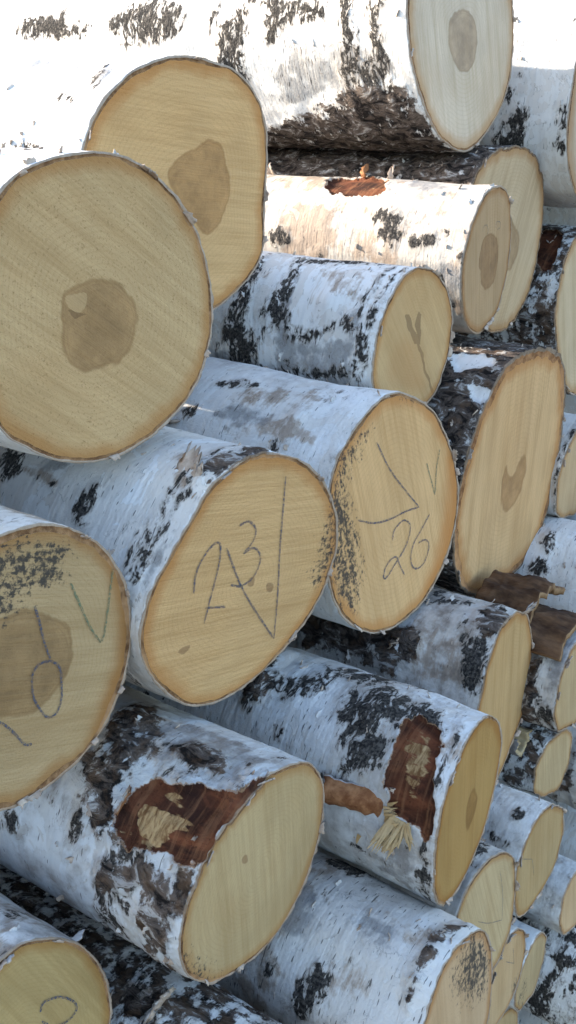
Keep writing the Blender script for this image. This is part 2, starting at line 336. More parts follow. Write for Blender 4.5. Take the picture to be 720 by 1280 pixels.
# ------------------------------------------------------------------ birch logs
# c: centre of the cut face; g: slant of the cut; ax: drift of the stem per metre; rad: outline radii in mm, every 10 degrees;
# patch: areas of bark as (degrees round the stem, metres from the cut); stain / mark: metres on the cut face
DATA = {
 'L1': {"c":[0.72,0.75,1.66],"g":[-0.1,0.05],"ax":[0,0],"rad":[154,156,159,162,162,159,158,156,155,153,153,153,154,156,159,159,160,160,159,156,158,156,158,156,158,156,156,154,154,156,158,160,160,159,155,154],"stain":[["heart",[[-0.0495,0.0072],[-0.0399,0.0277],[-0.0115,0.0352],[0.0233,0.028],[0.0422,0.0094],[0.0486,-0.019],[0.03,-0.0457],[-0.0087,-0.0575],[-0.0382,-0.0504],[-0.0512,-0.024]]],["pale",[[-0.0426,0.0218],[-0.0128,0.0259],[-0.0181,0.0013],[-0.0396,0.0098]]],["edge",[[-0.0396,0.0098],[-0.016,0.0025],[-0.0316,-0.0032]]]]},
 'L2': {"c":[1.084,0.95,1.744],"g":[-0.05,-0.05],"ax":[0,0],"rad":[184,185,187,188,186,188,182,181,178,176,178,177,181,185,191,197,183,176,174,178,186,193,195,193,187,179,177,174,175,175,179,182,185,188,188,187],"patch":[["grey",[[95.6,0.216],[96.6,0.086],[96.0,0.011],[117.9,0.014],[135.1,0.019],[151.9,0.014],[161.0,0.019],[148.7,0.048],[132.6,0.046],[120.3,0.108]]],["dark",[[160.3,0.154],[158.4,0.071],[162.0,0.069],[163.7,0.143]]],["dark",[[136.0,0.103],[137.1,0.057],[142.1,0.046],[141.2,0.077]]],["grey",[[104.2,0.271],[95.9,0.214],[120.3,0.108],[132.1,0.151]]],["dark",[[124.4,0.067],[116.9,0.059],[132.8,0.024],[137.2,0.032]]]],"stain":[["heart",[[-0.0384,0.0321],[0.006,0.056],[0.065,0.0753],[0.0913,0.0268],[0.0891,-0.0225],[0.0506,-0.0641],[0.0141,-0.0282],[-0.0251,0.0059]]]]},
 'L3': {"c":[1.808,0.9,1.971],"g":[-0.1,0.05],"ax":[0,0],"rad":[178,175,171,170,171,174,178,181,185,190,189,181,178,174,176,174,174,172,171,174,178,181,182,187,186,189,180,176,172,170,172,173,179,187,189,185],"patch":[["dark",[[162.1,1.0],[154.8,0.956],[154.2,0.832],[164.1,0.848],[161.6,0.754],[172.0,0.778],[169.8,0.974]]],["dark",[[168.0,0.729],[152.0,0.663],[154.6,0.541],[168.7,0.502],[178.8,0.58],[175.6,0.664]]],["dark",[[175.6,0.464],[162.5,0.405],[154.3,0.31],[162.5,0.224],[175.9,0.266],[179.2,0.34],[-172.6,0.402]]],["dark",[[-158.8,0.167],[179.6,0.122],[-169.8,0.101],[178.5,0.051],[-158.1,0.051],[-153.7,0.094]]],["rough",[[-109.1,0.476],[-124.9,0.362],[-134.0,0.29],[-135.1,0.233],[-146.3,0.186],[-155.2,0.127],[-150.0,0.081],[-156.6,0.036],[-135.0,0.004],[-107.6,-0.004],[-90.1,-0.004],[-89.9,0.179],[-89.9,0.314],[-90.2,0.523]]],["lent",[[175.5,0.294],[161.9,0.148],[163.6,0.037],[-155.9,0.044],[-140.8,0.227],[-135.0,0.337]]],["dark",[[-158.8,0.167],[-170.2,0.147],[178.4,0.122],[-170.7,0.108],[-160.1,0.126]]],["dark",[[-157.1,0.105],[-173.0,0.083],[178.3,0.063],[-172.6,0.046],[-157.8,0.059]]],["dark",[[163.3,0.294],[158.9,0.2],[163.5,0.164],[172.4,0.23]]],["grey",[[-176.0,0.297],[-178.6,0.147],[-173.4,0.036],[-155.9,0.044],[-146.3,0.186],[-135.0,0.337]]]],"stain":[["heart",[[-0.0589,0.0222],[-0.021,0.0512],[0.0246,0.0425],[0.0429,0.0013],[0.0285,-0.0462],[-0.0093,-0.0566],[-0.0499,-0.0223]]]]},
 'L4': {"c":[1.644,0.75,1.609],"g":[0.1,-0.05],"ax":[0,0],"rad":[122,122,120,119,122,121,122,124,125,128,125,124,127,134,127,123,123,121,117,117,120,118,120,126,125,127,126,126,126,125,127,123,124,124,123,126],"patch":[["tan",[[84.9,0.484],[85.6,0.325],[125.9,0.287],[124.7,0.414]]],["peel",[[112.3,0.313],[85.0,0.334],[85.2,0.29],[85.5,0.238],[98.7,0.2],[121.4,0.178],[125.7,0.219],[125.2,0.274]]],["dark",[[159.8,0.385],[157.5,0.355],[168.5,0.336],[174.3,0.358],[173.2,0.385]]],["dark",[[136.9,0.179],[135.9,0.145],[161.4,0.114],[169.7,0.137],[156.5,0.167]]],["tan",[[151.3,0.213],[138.9,0.035],[157.3,-0.006],[176.2,0.016],[-176.6,0.203]]],["tan",[[133.4,0.404],[134.7,0.295],[164.3,0.205],[-170.5,0.36]]],["grey",[[84.9,0.188],[85.3,0.092],[112.8,0.06],[117.0,0.148]]],["dark",[[161.2,0.111],[154.8,0.068],[162.3,0.05],[167.8,0.084]]],["tan",[[-170.1,0.37],[-168.5,0.237],[-171.2,0.015],[-137.5,0.004],[-159.1,0.276]]],["dark",[[170.3,0.016],[163.6,-0.002],[178.7,-0.002]]],["grey",[[178.5,0.075],[175.1,-0.014],[-158.6,-0.011],[-163.1,0.046]]]],"stain":[["heart",[[-0.0506,0.0282],[-0.0108,0.0506],[0.0461,0.0315],[0.059,-0.0257],[0.0189,-0.0556],[-0.0316,-0.0277]]]],"mark":[["faint:written_digit",[[-0.0477,0.0541],[-0.0465,0.0618],[-0.0316,0.0643],[-0.0205,0.0555],[-0.0218,0.0477]]],["faint:written_digit",[[0.0159,0.0561],[0.0209,0.0651],[0.0387,0.0622],[0.0419,0.0538],[0.026,0.0512]]]]},
 'L5': {"c":[1.944,0.85,1.614],"g":[0.0,0.0],"ax":[0,0],"rad":[175,173,176,173,173,176,177,183,186,185,191,189,187,188,182,181,176,175,178,180,182,190,187,188,182,175,173,169,171,178,186,194,200,199,187,182],"stain":[["heart",[[-0.0409,0.0463],[0.0387,0.0324],[0.0776,-0.0188],[0.0399,-0.0716],[-0.0383,-0.0702]]]]},
 'L6': {"c":[1.384,0.745,1.511],"g":[-0.05,0.0],"ax":[0,0],"rad":[116,119,125,121,121,122,115,113,114,113,112,114,120,119,115,113,114,114,114,118,118,117,119,117,118,118,117,119,117,117,113,112,110,111,112,113],"patch":[["grey",[[-164.7,0.313],[-178.4,0.21],[173.6,0.181],[175.2,0.105],[169.4,0.041],[-165.0,0.028],[-143.1,0.328]]],["dark",[[-171.5,0.324],[178.3,0.26],[167.6,0.187],[171.2,0.12],[156.4,0.083],[163.3,0.073],[178.5,0.119],[176.1,0.18],[-172.8,0.259]]],["dark",[[152.3,0.071],[150.5,0.045],[165.0,0.019],[-174.3,0.016],[-175.9,0.037],[166.2,0.039],[161.5,0.063]]],["dark",[[-151.6,0.268],[-173.6,0.029],[-165.3,0.025],[-143.4,0.276]]],["tan",[[103.7,0.163],[116.5,0.045],[149.0,0.017],[144.9,0.062],[125.9,0.123]]],["dark",[[93.3,0.212],[84.9,0.054],[91.1,0.039],[106.9,0.19]]],["tan",[[123.8,0.299],[115.3,0.243],[128.5,0.236],[135.6,0.286]]]],"stain":[["rust",[[-0.0622,-0.0015],[-0.014,0.0253],[0.061,-0.0969],[-0.0028,-0.0767],[-0.0856,-0.0493]]],["edge",[[-0.0367,0.0497],[-0.0205,0.0473],[0.0145,-0.0022],[-0.0,0.0003]]],["edge",[[-0.0029,0.0323],[0.0049,0.0498],[0.0172,0.0455],[0.0123,-0.0044]]],["edge",[[-0.0093,0.0245],[-0.0045,0.0238],[0.0681,-0.0916],[0.0606,-0.0927]]]]},
 'L7': {"c":[1.186,0.655,1.307],"g":[-0.05,0.1],"ax":[0,0],"rad":[172,175,177,178,179,176,176,172,173,170,172,172,174,175,176,180,179,182,178,175,171,171,169,172,171,173,177,179,178,175,175,175,178,177,172,171],"patch":[["tan",[[112.2,0.234],[98.2,0.162],[100.2,0.089],[117.7,0.082],[125.1,0.178]]],["tan",[[122.5,0.141],[121.2,0.063],[136.7,0.024],[132.4,0.083]]],["dark",[[134.3,0.311],[125.2,0.29],[125.9,0.262],[134.7,0.278]]],["grey",[[129.4,0.273],[117.0,0.18],[125.9,0.121],[137.4,0.184]]],["tan",[[132.8,0.252],[121.0,0.158],[128.7,0.063],[140.5,0.137]]],["dark",[[110.3,0.296],[102.8,0.255],[101.9,0.197],[110.9,0.237]]],["dark",[[144.6,0.111],[132.8,0.12],[137.9,0.101],[149.3,0.096]]]],"stain":[["rust",[[0.1503,0.0626],[0.1975,0.0114],[0.1992,-0.0562],[0.1378,-0.145],[0.0617,-0.1842],[0.0399,-0.1621],[0.1032,-0.1055],[0.1344,-0.0363]]],["mold",[[-0.1264,0.1323],[-0.0792,0.1427],[-0.0409,0.1392],[-0.0721,0.1186],[-0.1133,0.0848],[-0.1009,0.0243],[-0.088,-0.0389],[-0.0927,-0.0855],[-0.1252,-0.1155],[-0.1597,-0.0838],[-0.1768,0.0034],[-0.1561,0.0748]]],["mold",[[0.0233,0.1761],[0.0653,0.1674],[0.0752,0.1536],[0.0322,0.157]]]],"mark":[["blue:written_digit",[[-0.0151,-0.0342],[-0.0095,-0.0207],[0.0089,-0.0138],[0.0225,-0.0154],[0.034,-0.0269],[0.0269,-0.0456],[0.0096,-0.0608],[-0.0141,-0.0736],[-0.0327,-0.0838],[-0.0422,-0.0829],[-0.0381,-0.0701],[-0.022,-0.0616],[-0.0065,-0.0632],[0.0013,-0.079],[0.012,-0.0974]]],["blue:written_digit",[[0.0893,-0.0257],[0.0623,-0.0438],[0.0424,-0.056],[0.0316,-0.0737],[0.0341,-0.0906],[0.0486,-0.1005],[0.0681,-0.0971],[0.0813,-0.0825],[0.0823,-0.0693],[0.0707,-0.0614],[0.0538,-0.0612]]],["blue:check_mark",[[-0.0416,0.1191],[-0.0142,0.0746],[0.022,0.0335],[0.0605,-0.0059]]],["blue:check_mark+",[[0.0605,-0.0059],[0.0236,-0.0016],[-0.0166,-0.0007],[-0.0586,0.0063],[-0.0978,0.0228]]],["green:check_mark",[[0.0862,0.0553],[0.0963,0.0278],[0.1066,-0.0001]]],["green:check_mark+",[[0.1066,-0.0001],[0.1144,0.0413],[0.126,0.0672]]]]},
 'L8': {"c":[0.823,0.645,1.345],"g":[-0.1,-0.1],"ax":[0,0],"rad":[164,164,160,158,156,157,156,155,153,150,148,148,147,151,153,160,161,163,165,161,158,154,153,152,152,152,154,157,157,156,155,148,146,148,155,160],"patch":[["dark",[[142.4,0.154],[131.3,0.152],[128.8,0.133],[139.8,0.127],[149.7,0.131]]],["dark",[[124.2,0.314],[120.3,0.29],[131.7,0.258],[139.3,0.275],[138.6,0.29]]],["rough",[[105.9,0.031],[92.6,0.032],[67.9,0.031],[87.9,-0.022],[103.5,-0.008],[114.9,-0.0],[114.7,0.019]]],["tan",[[104.9,0.092],[97.7,0.067],[119.1,0.016],[122.7,0.038],[114.9,0.064]]],["dark",[[120.6,0.053],[119.1,0.016],[124.6,0.018],[125.1,0.046]]],["grey",[[123.8,0.257],[120.9,0.194],[130.3,0.192],[130.8,0.245]]],["lent",[[122.2,0.141],[128.4,0.04],[168.1,-0.006],[160.3,0.042],[139.8,0.127]]],["dark",[[160.3,0.042],[164.4,0.02],[-146.0,0.059],[-160.0,0.051]]],["tan",[[127.6,0.279],[126.8,0.198],[136.5,0.195],[136.5,0.264]]],["dark",[[132.3,0.215],[132.4,0.195],[138.2,0.193]]],["grey",[[129.2,0.012],[149.6,0.001],[169.5,0.01],[158.8,0.027]]]],"stain":[["mold",[[0.1351,0.0581],[0.1619,0.0279],[0.1698,-0.0201],[0.1525,-0.0546],[0.1132,-0.0572],[0.1211,-0.0032]]],["knot",[[-0.0021,0.0063],[0.009,0.0021],[0.0101,-0.0089],[-0.0011,-0.0046]]],["knot",[[0.0297,-0.012],[0.0444,-0.0175],[0.0459,-0.0313],[0.0312,-0.0256]]],["knot",[[-0.1092,-0.0471],[-0.0902,-0.043],[-0.092,-0.0548],[-0.1053,-0.0541]]]],"mark":[["blue:written_digit",[[-0.0888,0.0187],[-0.0876,0.04],[-0.0791,0.0564],[-0.0643,0.0688],[-0.0533,0.068],[-0.0508,0.0514],[-0.0553,0.0281],[-0.0634,0.0007],[-0.0703,-0.0265]]],["blue:written_digit+",[[-0.0703,-0.0068],[-0.0524,-0.013],[-0.0367,-0.0182]]],["blue:written_digit",[[-0.023,0.0796],[-0.0142,0.0807],[-0.0063,0.0792],[0.004,0.0679],[0.0038,0.0558],[-0.0034,0.0481],[-0.0132,0.0413]]],["blue:written_digit+",[[-0.0132,0.0413],[0.001,0.0435],[0.011,0.037],[0.0165,0.0226],[0.0074,0.0049],[-0.0121,-0.0005],[-0.0311,0.0078]]],["blue:check_mark",[[-0.0414,0.058],[-0.015,0.0027],[0.0166,-0.0472],[0.0536,-0.1]]],["blue:check_mark+",[[0.0536,-0.1],[0.0534,-0.0341],[0.0501,0.032],[0.0495,0.1191]]]]},
 'L9': {"c":[0.52,0.675,1.364],"g":[0.0,0.0],"ax":[0,0],"rad":[142,144,142,142,140,141,138,140,140,140,140,143,145,146,145,144,142,142,142,142,140,141,139,140,139,141,141,142,142,144,142,144,142,143,142,143],"patch":[["tan",[[55.9,0.118],[57.0,0.046],[54.5,-0.029],[39.4,-0.03],[55.7,0.001],[84.2,0.031]]]],"stain":[["rust",[[0.11,0.0816],[0.1309,0.0652],[0.15,-0.0162],[0.1306,-0.0749],[0.0787,-0.1264],[0.0751,-0.1048],[0.1142,-0.0572],[0.1277,0.0028]]],["heart",[[-0.0209,0.0663],[0.0243,0.0538],[0.0557,0.0205],[0.0595,-0.0124],[0.0387,-0.0385],[0.0023,-0.0468],[-0.0345,-0.0359],[-0.0668,-0.0102],[-0.0781,0.0284],[-0.0558,0.0656]]],["mold",[[-0.0274,0.1467],[0.0195,0.1319],[0.0612,0.1175],[0.0604,0.0914],[0.0366,0.0755],[0.0087,0.0824],[-0.0209,0.0663],[-0.0426,0.0991]]],["mold",[[-0.0356,0.1481],[0.024,0.1304],[0.0661,0.1158],[0.074,0.0947],[0.0505,0.0658],[0.0167,0.071],[-0.0133,0.055],[-0.0526,0.0877]]]],"mark":[["green:check_mark",[[0.0631,0.0659],[0.0725,0.0386],[0.0834,0.0088],[0.0954,-0.0138]]],["green:check_mark+",[[0.0954,-0.0138],[0.1016,-0.0057],[0.1115,0.0288],[0.1196,0.0594]]],["blue:written_digit",[[0.0177,0.0595],[0.0213,0.0421],[0.0252,0.0161],[0.0301,-0.0026]]],["blue:written_digit+",[[0.0293,-0.0033],[0.0149,-0.0016],[0.0065,-0.0099],[0.005,-0.0299],[0.0106,-0.0475],[0.0196,-0.062],[0.0304,-0.0634],[0.0384,-0.0513],[0.0406,-0.0309],[0.0395,-0.0154],[0.0293,-0.0033]]],["blue:written_digit",[[-0.0429,-0.0336],[-0.0349,-0.0389],[-0.0255,-0.0513],[-0.0163,-0.067],[-0.0106,-0.0767],[-0.0029,-0.081]]]]},
 'L10': {"c":[0.688,0.53,1.079],"g":[0.0,-0.05],"ax":[0,0],"rad":[131,130,128,127,123,124,121,119,121,122,124,131,128,128,127,125,126,125,125,127,126,128,127,128,124,124,124,122,122,123,123,124,125,125,127,132],"patch":[["rough",[[127.6,0.198],[108.1,0.19],[77.6,0.215],[68.7,0.175],[99.1,0.128],[118.8,0.127],[135.0,0.119],[150.3,0.114],[154.7,0.096],[156.8,0.129],[144.7,0.172]]],["peel",[[148.4,0.115],[131.7,0.123],[113.2,0.114],[110.6,0.067],[99.5,0.01],[82.8,-0.0],[105.8,-0.001],[128.8,0.001],[142.1,-0.0],[141.6,0.027],[141.2,0.049],[142.8,0.074],[151.3,0.094]]],["dark",[[160.2,0.168],[140.4,0.172],[149.2,0.152],[159.2,0.152]]],["rough",[[149.7,0.039],[152.4,0.005],[169.7,0.001],[-150.5,0.025],[-174.1,0.03],[171.0,0.083],[156.1,0.083]]],["dark",[[-159.2,0.148],[171.0,0.083],[179.6,0.061],[-156.6,0.114]]],["dark",[[162.9,0.264],[158.0,0.248],[168.6,0.238],[169.6,0.255]]],["grey",[[79.7,0.16],[66.2,0.088],[70.0,0.014],[95.3,0.017],[100.7,0.073],[100.0,0.132]]],["tan",[[89.2,0.216],[63.6,0.128],[73.8,0.019],[89.2,0.082],[100.1,0.144]]],["rough",[[-174.4,0.047],[171.9,0.011],[-149.9,0.024],[-150.2,0.062]]],["bare",[[136.8,0.095],[125.2,0.102],[124.8,0.077],[128.9,0.032],[133.8,0.047],[137.1,0.054],[142.7,0.063],[142.7,0.084]]],["grey",[[84.8,0.174],[63.6,0.128],[69.7,0.026],[97.4,0.013],[107.0,0.062],[106.6,0.12]]],["rough",[[96.9,0.12],[82.0,0.084],[87.6,0.04],[101.2,0.061],[103.6,0.096]]],["rough",[[158.2,0.094],[146.8,0.064],[149.1,0.046],[167.3,0.063],[169.8,0.095]]],["tan",[[92.3,0.197],[68.0,0.145],[67.7,0.062],[100.7,0.073],[114.2,0.129]]],["rough",[[163.6,0.123],[156.3,0.094],[165.7,0.074],[179.1,0.107]]],["grey",[[144.9,0.044],[145.4,0.007],[167.9,-0.008],[-178.6,0.013],[163.5,0.043]]],["bare",[[118.6,0.091],[117.1,0.072],[126.1,0.025],[128.4,0.032],[125.7,0.07]]],["rough",[[152.9,0.087],[150.7,0.044],[148.5,0.004],[164.7,-0.006],[164.0,0.027],[161.7,0.073]]],["tan",[[140.4,0.172],[128.3,0.141],[154.1,0.114],[163.0,0.141]]]],"stain":[["mold",[[-0.1356,0.0198],[-0.1163,-0.0233],[-0.0607,-0.091],[-0.0683,-0.1174],[-0.1237,-0.0668],[-0.1382,-0.0152]]],["knot",[[-0.0334,0.0469],[-0.0237,0.0443],[-0.0245,0.0296],[-0.0343,0.0346]]]]},
 'L11': {"c":[0.995,0.425,1.018],"g":[0.1,0.0],"ax":[0,0],"rad":[115,116,121,122,126,127,125,126,122,120,121,118,118,121,116,116,119,119,122,126,124,124,122,119,120,121,120,123,122,121,121,121,124,120,116,117],"patch":[["dark",[[122.1,0.165],[104.6,0.175],[76.0,0.162],[89.2,0.085],[81.5,0.07],[93.6,0.035],[108.1,0.035],[107.2,0.076],[111.5,0.112],[136.6,0.096],[158.9,0.123],[166.9,0.15],[141.5,0.138]]],["peel",[[149.9,0.075],[129.4,0.086],[109.8,0.088],[98.4,0.069],[102.8,0.041],[127.3,0.018],[164.0,0.005],[169.0,0.017],[163.7,0.041],[161.8,0.07]]],["dark",[[125.6,0.319],[108.9,0.3],[103.6,0.241],[72.9,0.23],[103.1,0.202],[117.0,0.235],[124.6,0.279],[139.1,0.294]]],["dark",[[93.5,0.235],[57.1,0.188],[57.5,0.111],[70.6,0.118],[84.4,0.177]]],["dark",[[-171.1,0.025],[179.0,0.01],[-142.1,0.008],[-144.8,0.024]]],["tan",[[107.0,0.031],[96.2,-0.001],[122.7,-0.007],[121.9,0.018]]],["lent",[[131.5,0.283],[106.7,0.185],[168.7,0.132],[-172.4,0.245]]],["bare",[[134.8,0.058],[113.2,0.075],[105.7,0.055],[124.7,0.033],[143.8,0.028],[144.4,0.044]]],["rough",[[122.4,0.337],[105.8,0.305],[110.2,0.271],[133.4,0.295]]],["tan",[[161.6,-0.007],[138.7,-0.027],[-169.9,-0.029],[-147.2,-0.005]]],["grey",[[178.9,0.071],[177.5,0.015],[-141.9,0.031],[-149.1,0.087]]]],"stain":[["heart",[[0.0064,0.0187],[0.0283,0.013],[0.0364,-0.0271],[0.004,-0.0458],[-0.0127,-0.0185],[-0.0114,0.0058]]]]},
 'L12': {"c":[0.436,0.63,0.992],"g":[-0.05,0.1],"ax":[0,0],"rad":[109,106,107,108,105,105,109,107,107,110,109,110,114,114,115,116,112,108,106,103,103,102,104,105,108,111,113,112,112,112,112,111,110,112,108,108],"patch":[["tan",[[48.7,0.111],[37.2,0.066],[36.8,0.001],[58.8,0.019],[90.8,0.02]]]],"mark":[["blue:written_digit",[[0.0217,0.0256],[0.0282,0.0333],[0.0467,0.0244],[0.061,0.0066],[0.062,-0.0046],[0.0506,-0.0088],[0.0315,-0.0009],[0.0215,0.0147]]]]},
 'L13': {"c":[0.834,0.35,0.835],"g":[0.0,0.1],"ax":[0,0],"rad":[108,109,107,108,113,109,107,109,109,107,108,112,108,108,111,106,103,103,102,103,108,110,113,112,111,110,109,111,109,108,105,102,102,105,111,108],"patch":[["dark",[[150.1,0.16],[132.8,0.145],[153.4,0.124],[172.6,0.142],[174.5,0.159]]],["dark",[[65.7,0.228],[41.0,0.205],[50.7,0.157],[70.7,0.173]]],["rough",[[96.8,0.032],[73.2,0.028],[40.1,0.011],[96.7,0.011],[135.7,0.018],[124.2,0.032]]],["lent",[[122.5,0.283],[78.7,0.117],[97.0,0.053],[151.4,0.058],[-140.4,0.255]]],["grey",[[97.4,0.141],[86.8,0.064],[106.5,0.064],[111.6,0.125]]],["tan",[[82.9,0.124],[75.2,0.032],[101.7,0.027],[104.3,0.067]]],["tan",[[136.5,0.269],[125.9,0.204],[-170.6,0.182],[-140.4,0.255]]],["dark",[[147.2,0.222],[137.6,0.206],[157.9,0.193],[165.0,0.208]]],["grey",[[103.1,0.255],[92.3,0.171],[125.1,0.158],[133.4,0.234]]],["tan",[[120.4,0.139],[115.4,0.077],[143.2,0.065],[153.1,0.122]]]],"stain":[["mold",[[0.0019,0.1021],[0.0439,0.1033],[0.0846,0.0748],[0.0991,0.0318],[0.0921,-0.0256],[0.0422,-0.0112],[-0.0052,0.0554]]]]},
 'L14': {"c":[1.639,0.665,1.234],"g":[0.0,-0.05],"ax":[0,0],"rad":[235,232,236,233,233,234,228,229,226,225,231,238,245,259,249,245,235,225,222,219,223,229,237,241,238,233,228,229,233,243,243,241,240,235,233,232],"patch":[["rough",[[71.9,0.227],[60.2,-0.03],[-0.6,-0.03],[-152.7,0.053],[157.9,0.121]]],["bare",[[109.5,0.116],[106.7,0.039],[115.7,0.018],[119.4,0.088]]],["bare",[[126.5,0.052],[126.4,0.004],[131.6,-0.01],[133.5,0.018]]]],"stain":[["heart",[[-0.0614,-0.0055],[-0.0493,0.0443],[-0.0096,-0.0057],[0.013,0.0346],[0.0583,0.03],[0.0564,-0.0416],[-0.0045,-0.0789],[-0.0385,-0.0597]]]]},
 'L15': {"c":[1.29,0.508,0.991],"g":[0.1,0.0],"ax":[0,0],"rad":[143,144,143,147,147,149,152,147,145,147,149,143,141,144,152,155,153,150,144,142,143,139,140,144,143,144,150,150,152,159,155,154,143,137,141,144],"patch":[["rough",[[92.0,0.06],[63.9,0.021],[107.7,-0.009],[115.7,0.004],[113.9,0.032]]],["dark",[[115.7,0.045],[116.0,0.006],[147.6,-0.007],[147.4,0.03]]],["tan",[[120.3,0.148],[114.2,0.034],[151.3,0.021],[149.4,0.122]]],["dark",[[103.4,0.173],[81.2,0.077],[89.4,0.066],[108.6,0.165]]],["rough",[[117.4,0.195],[115.5,0.155],[149.4,0.122],[149.6,0.165]]],["rough",[[122.2,0.357],[117.7,0.27],[113.4,0.15],[151.8,0.121],[154.6,0.203],[152.0,0.314]]],["rough",[[120.8,0.176],[124.4,0.115],[142.3,0.106],[147.1,0.145]]]]},  # largest rough patch paints the dark gap's shade into the bark
 'L16': {"c":[1.495,0.46,0.941],"g":[-0.05,0.05],"ax":[0,0],"rad":[88,94,92,90,92,86,81,79,80,83,83,81,83,87,93,89,88,89,89,85,84,86,86,85,86,89,85,83,84,87,85,82,83,85,84,85],"patch":[["dark",[[161.4,0.051],[-177.8,0.017],[-153.9,0.002],[-140.0,0.022],[-171.3,0.05]]],["grey",[[120.9,0.071],[102.0,0.005],[-174.6,-0.005],[161.4,0.051]]],["rough",[[172.0,0.056],[-159.5,0.008],[-139.7,-0.005],[-139.4,0.062]]]]},
 'L17': {"c":[1.86,0.44,0.945],"g":[0.0,0.0],"ax":[0,0],"rad":[125,125,125,125,125,125,125,125,125,125,125,125,125,125,125,125,125,125,125,125,125,125,125,125,125,125,125,125,125,125,125,125,125,125,125,125],"patch":[["dark",[[121.3,0.223],[103.3,0.205],[130.1,0.187],[136.3,0.202]]],["dark",[[143.9,0.23],[136.3,0.202],[152.9,0.177],[156.6,0.208]]]]},
 'L18': {"c":[1.946,0.65,1.16],"g":[-0.05,-0.05],"ax":[0,0],"rad":[106,103,103,107,110,107,107,103,102,104,109,108,106,108,113,111,107,106,108,102,98,97,100,105,105,106,109,117,111,109,108,104,104,105,104,106],"patch":[["dark",[[167.6,0.012],[157.8,0.005],[-164.6,-0.0]]]]},
 'L19': {"c":[2.293,0.8,1.42],"g":[0.05,0.1],"ax":[0,0],"rad":[187,187,184,187,186,187,194,191,189,191,190,186,187,184,175,172,175,175,175,180,192,199,198,204,197,189,186,179,177,180,178,178,182,181,186,190],"patch":[["rough",[[79.9,0.145],[80.1,0.062],[94.2,0.031],[114.3,0.062],[79.9,0.152]]],["peel",[[101.2,0.113],[95.2,0.039],[141.1,0.012],[145.6,0.053]]],["rough",[[175.1,0.095],[166.4,-0.012],[-177.9,-0.018],[-168.0,0.092]]]]},
 'L20': {"c":[2.307,0.78,1.884],"g":[-0.05,0.0],"ax":[0,0],"rad":[238,246,255,257,258,256,246,239,237,231,233,234,233,239,250,245,248,255,250,252,253,249,253,239,232,231,235,236,243,253,252,250,243,237,235,236],"patch":[["dark",[[-153.8,0.187],[-168.5,0.132],[-177.4,0.111],[-168.6,0.077],[-156.3,0.096],[-148.0,0.162]]]]},
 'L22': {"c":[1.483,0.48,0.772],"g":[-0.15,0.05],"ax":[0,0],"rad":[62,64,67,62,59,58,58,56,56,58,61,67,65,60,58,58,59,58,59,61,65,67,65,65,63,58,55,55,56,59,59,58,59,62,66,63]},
 'L23': {"c":[1.282,0.42,0.736],"g":[-0.05,0.0],"ax":[0,0],"rad":[86,86,88,89,92,98,99,97,95,91,90,92,92,95,99,95,93,94,93,90,91,94,90,88,88,92,93,95,99,98,99,97,94,94,95,89],"patch":[["dark",[[113.4,0.041],[100.7,0.035],[106.8,0.017],[117.9,0.024]]],["dark",[[132.2,0.066],[133.7,0.025],[143.8,0.019],[142.4,0.06]]],["dark",[[45.6,0.099],[45.8,0.016],[45.1,-0.0],[72.2,0.082]]]],"mark":[["faint:check_mark",[[-0.0793,0.0517],[-0.0314,0.0191]]],["faint:check_mark+",[[-0.0314,0.0191],[-0.0168,-0.0246]]]]},
 'L24': {"c":[1.081,0.42,0.767],"g":[-0.05,0.15],"ax":[0,0],"rad":[91,93,90,90,93,95,94,96,97,94,94,95,92,93,94,89,88,89,91,93,98,102,98,97,92,90,91,89,90,93,93,95,99,96,95,92],"patch":[["dark",[[66.8,0.047],[37.2,0.027],[84.6,0.01],[88.4,0.032]]],["tan",[[105.3,0.044],[93.5,0.016],[125.9,0.015],[129.3,0.027]]]],"mark":[["faint:check_mark",[[0.0462,0.0499],[0.0482,0.0072],[0.0409,-0.0299]]],["faint:check_mark+",[[0.0409,-0.0299],[0.0016,-0.0079],[-0.0264,0.0144]]]]},
 'L25': {"c":[1.443,0.4,0.539],"g":[-0.05,0.05],"ax":[0,0],"rad":[66,65,62,61,62,65,62,61,61,63,68,70,67,66,67,70,66,64,63,65,64,61,60,61,64,64,62,63,66,68,67,68,71,67,64,64]},
 'L26': {"c":[1.165,0.415,0.578],"g":[0.0,0.0],"ax":[0,0],"rad":[87,86,88,89,84,82,83,85,83,83,85,90,90,92,93,88,86,87,84,82,83,84,82,83,85,85,88,90,90,91,87,86,87,85,84,86],"stain":[["mold",[[0.0398,-0.0494],[0.062,-0.0342],[0.0744,-0.0623],[0.0462,-0.0812]]]],"mark":[["faint:check_mark",[[0.023,0.0492],[0.0344,0.0081]]],["faint:check_mark+",[[0.0344,0.0081],[-0.0029,0.0429]]]]},
 'L27': {"c":[1.308,0.42,0.472],"g":[0.0,0.0],"ax":[0,0],"rad":[67,68,69,67,66,67,69,67,66,67,71,77,73,69,66,66,67,64,63,64,68,68,67,68,70,70,70,73,71,69,68,69,66,65,66,68],"stain":[["mold",[[-0.0482,-0.0307],[-0.0336,0.0107],[-0.0101,-0.0188],[-0.0281,-0.0618]]]]},
 'L28': {"c":[1.5,0.33,0.35],"g":[0.0,0.0],"ax":[0,0],"rad":[125,125,125,125,125,125,125,125,125,125,125,125,125,125,125,125,125,125,125,125,125,125,125,125,125,125,125,125,125,125,125,125,125,125,125,125],"patch":[["dark",[[171.9,0.116],[152.2,0.079],[-171.8,0.051],[-138.4,0.105]]],["dark",[[134.6,0.091],[132.2,0.048],[143.6,0.04],[146.3,0.083]]]]},
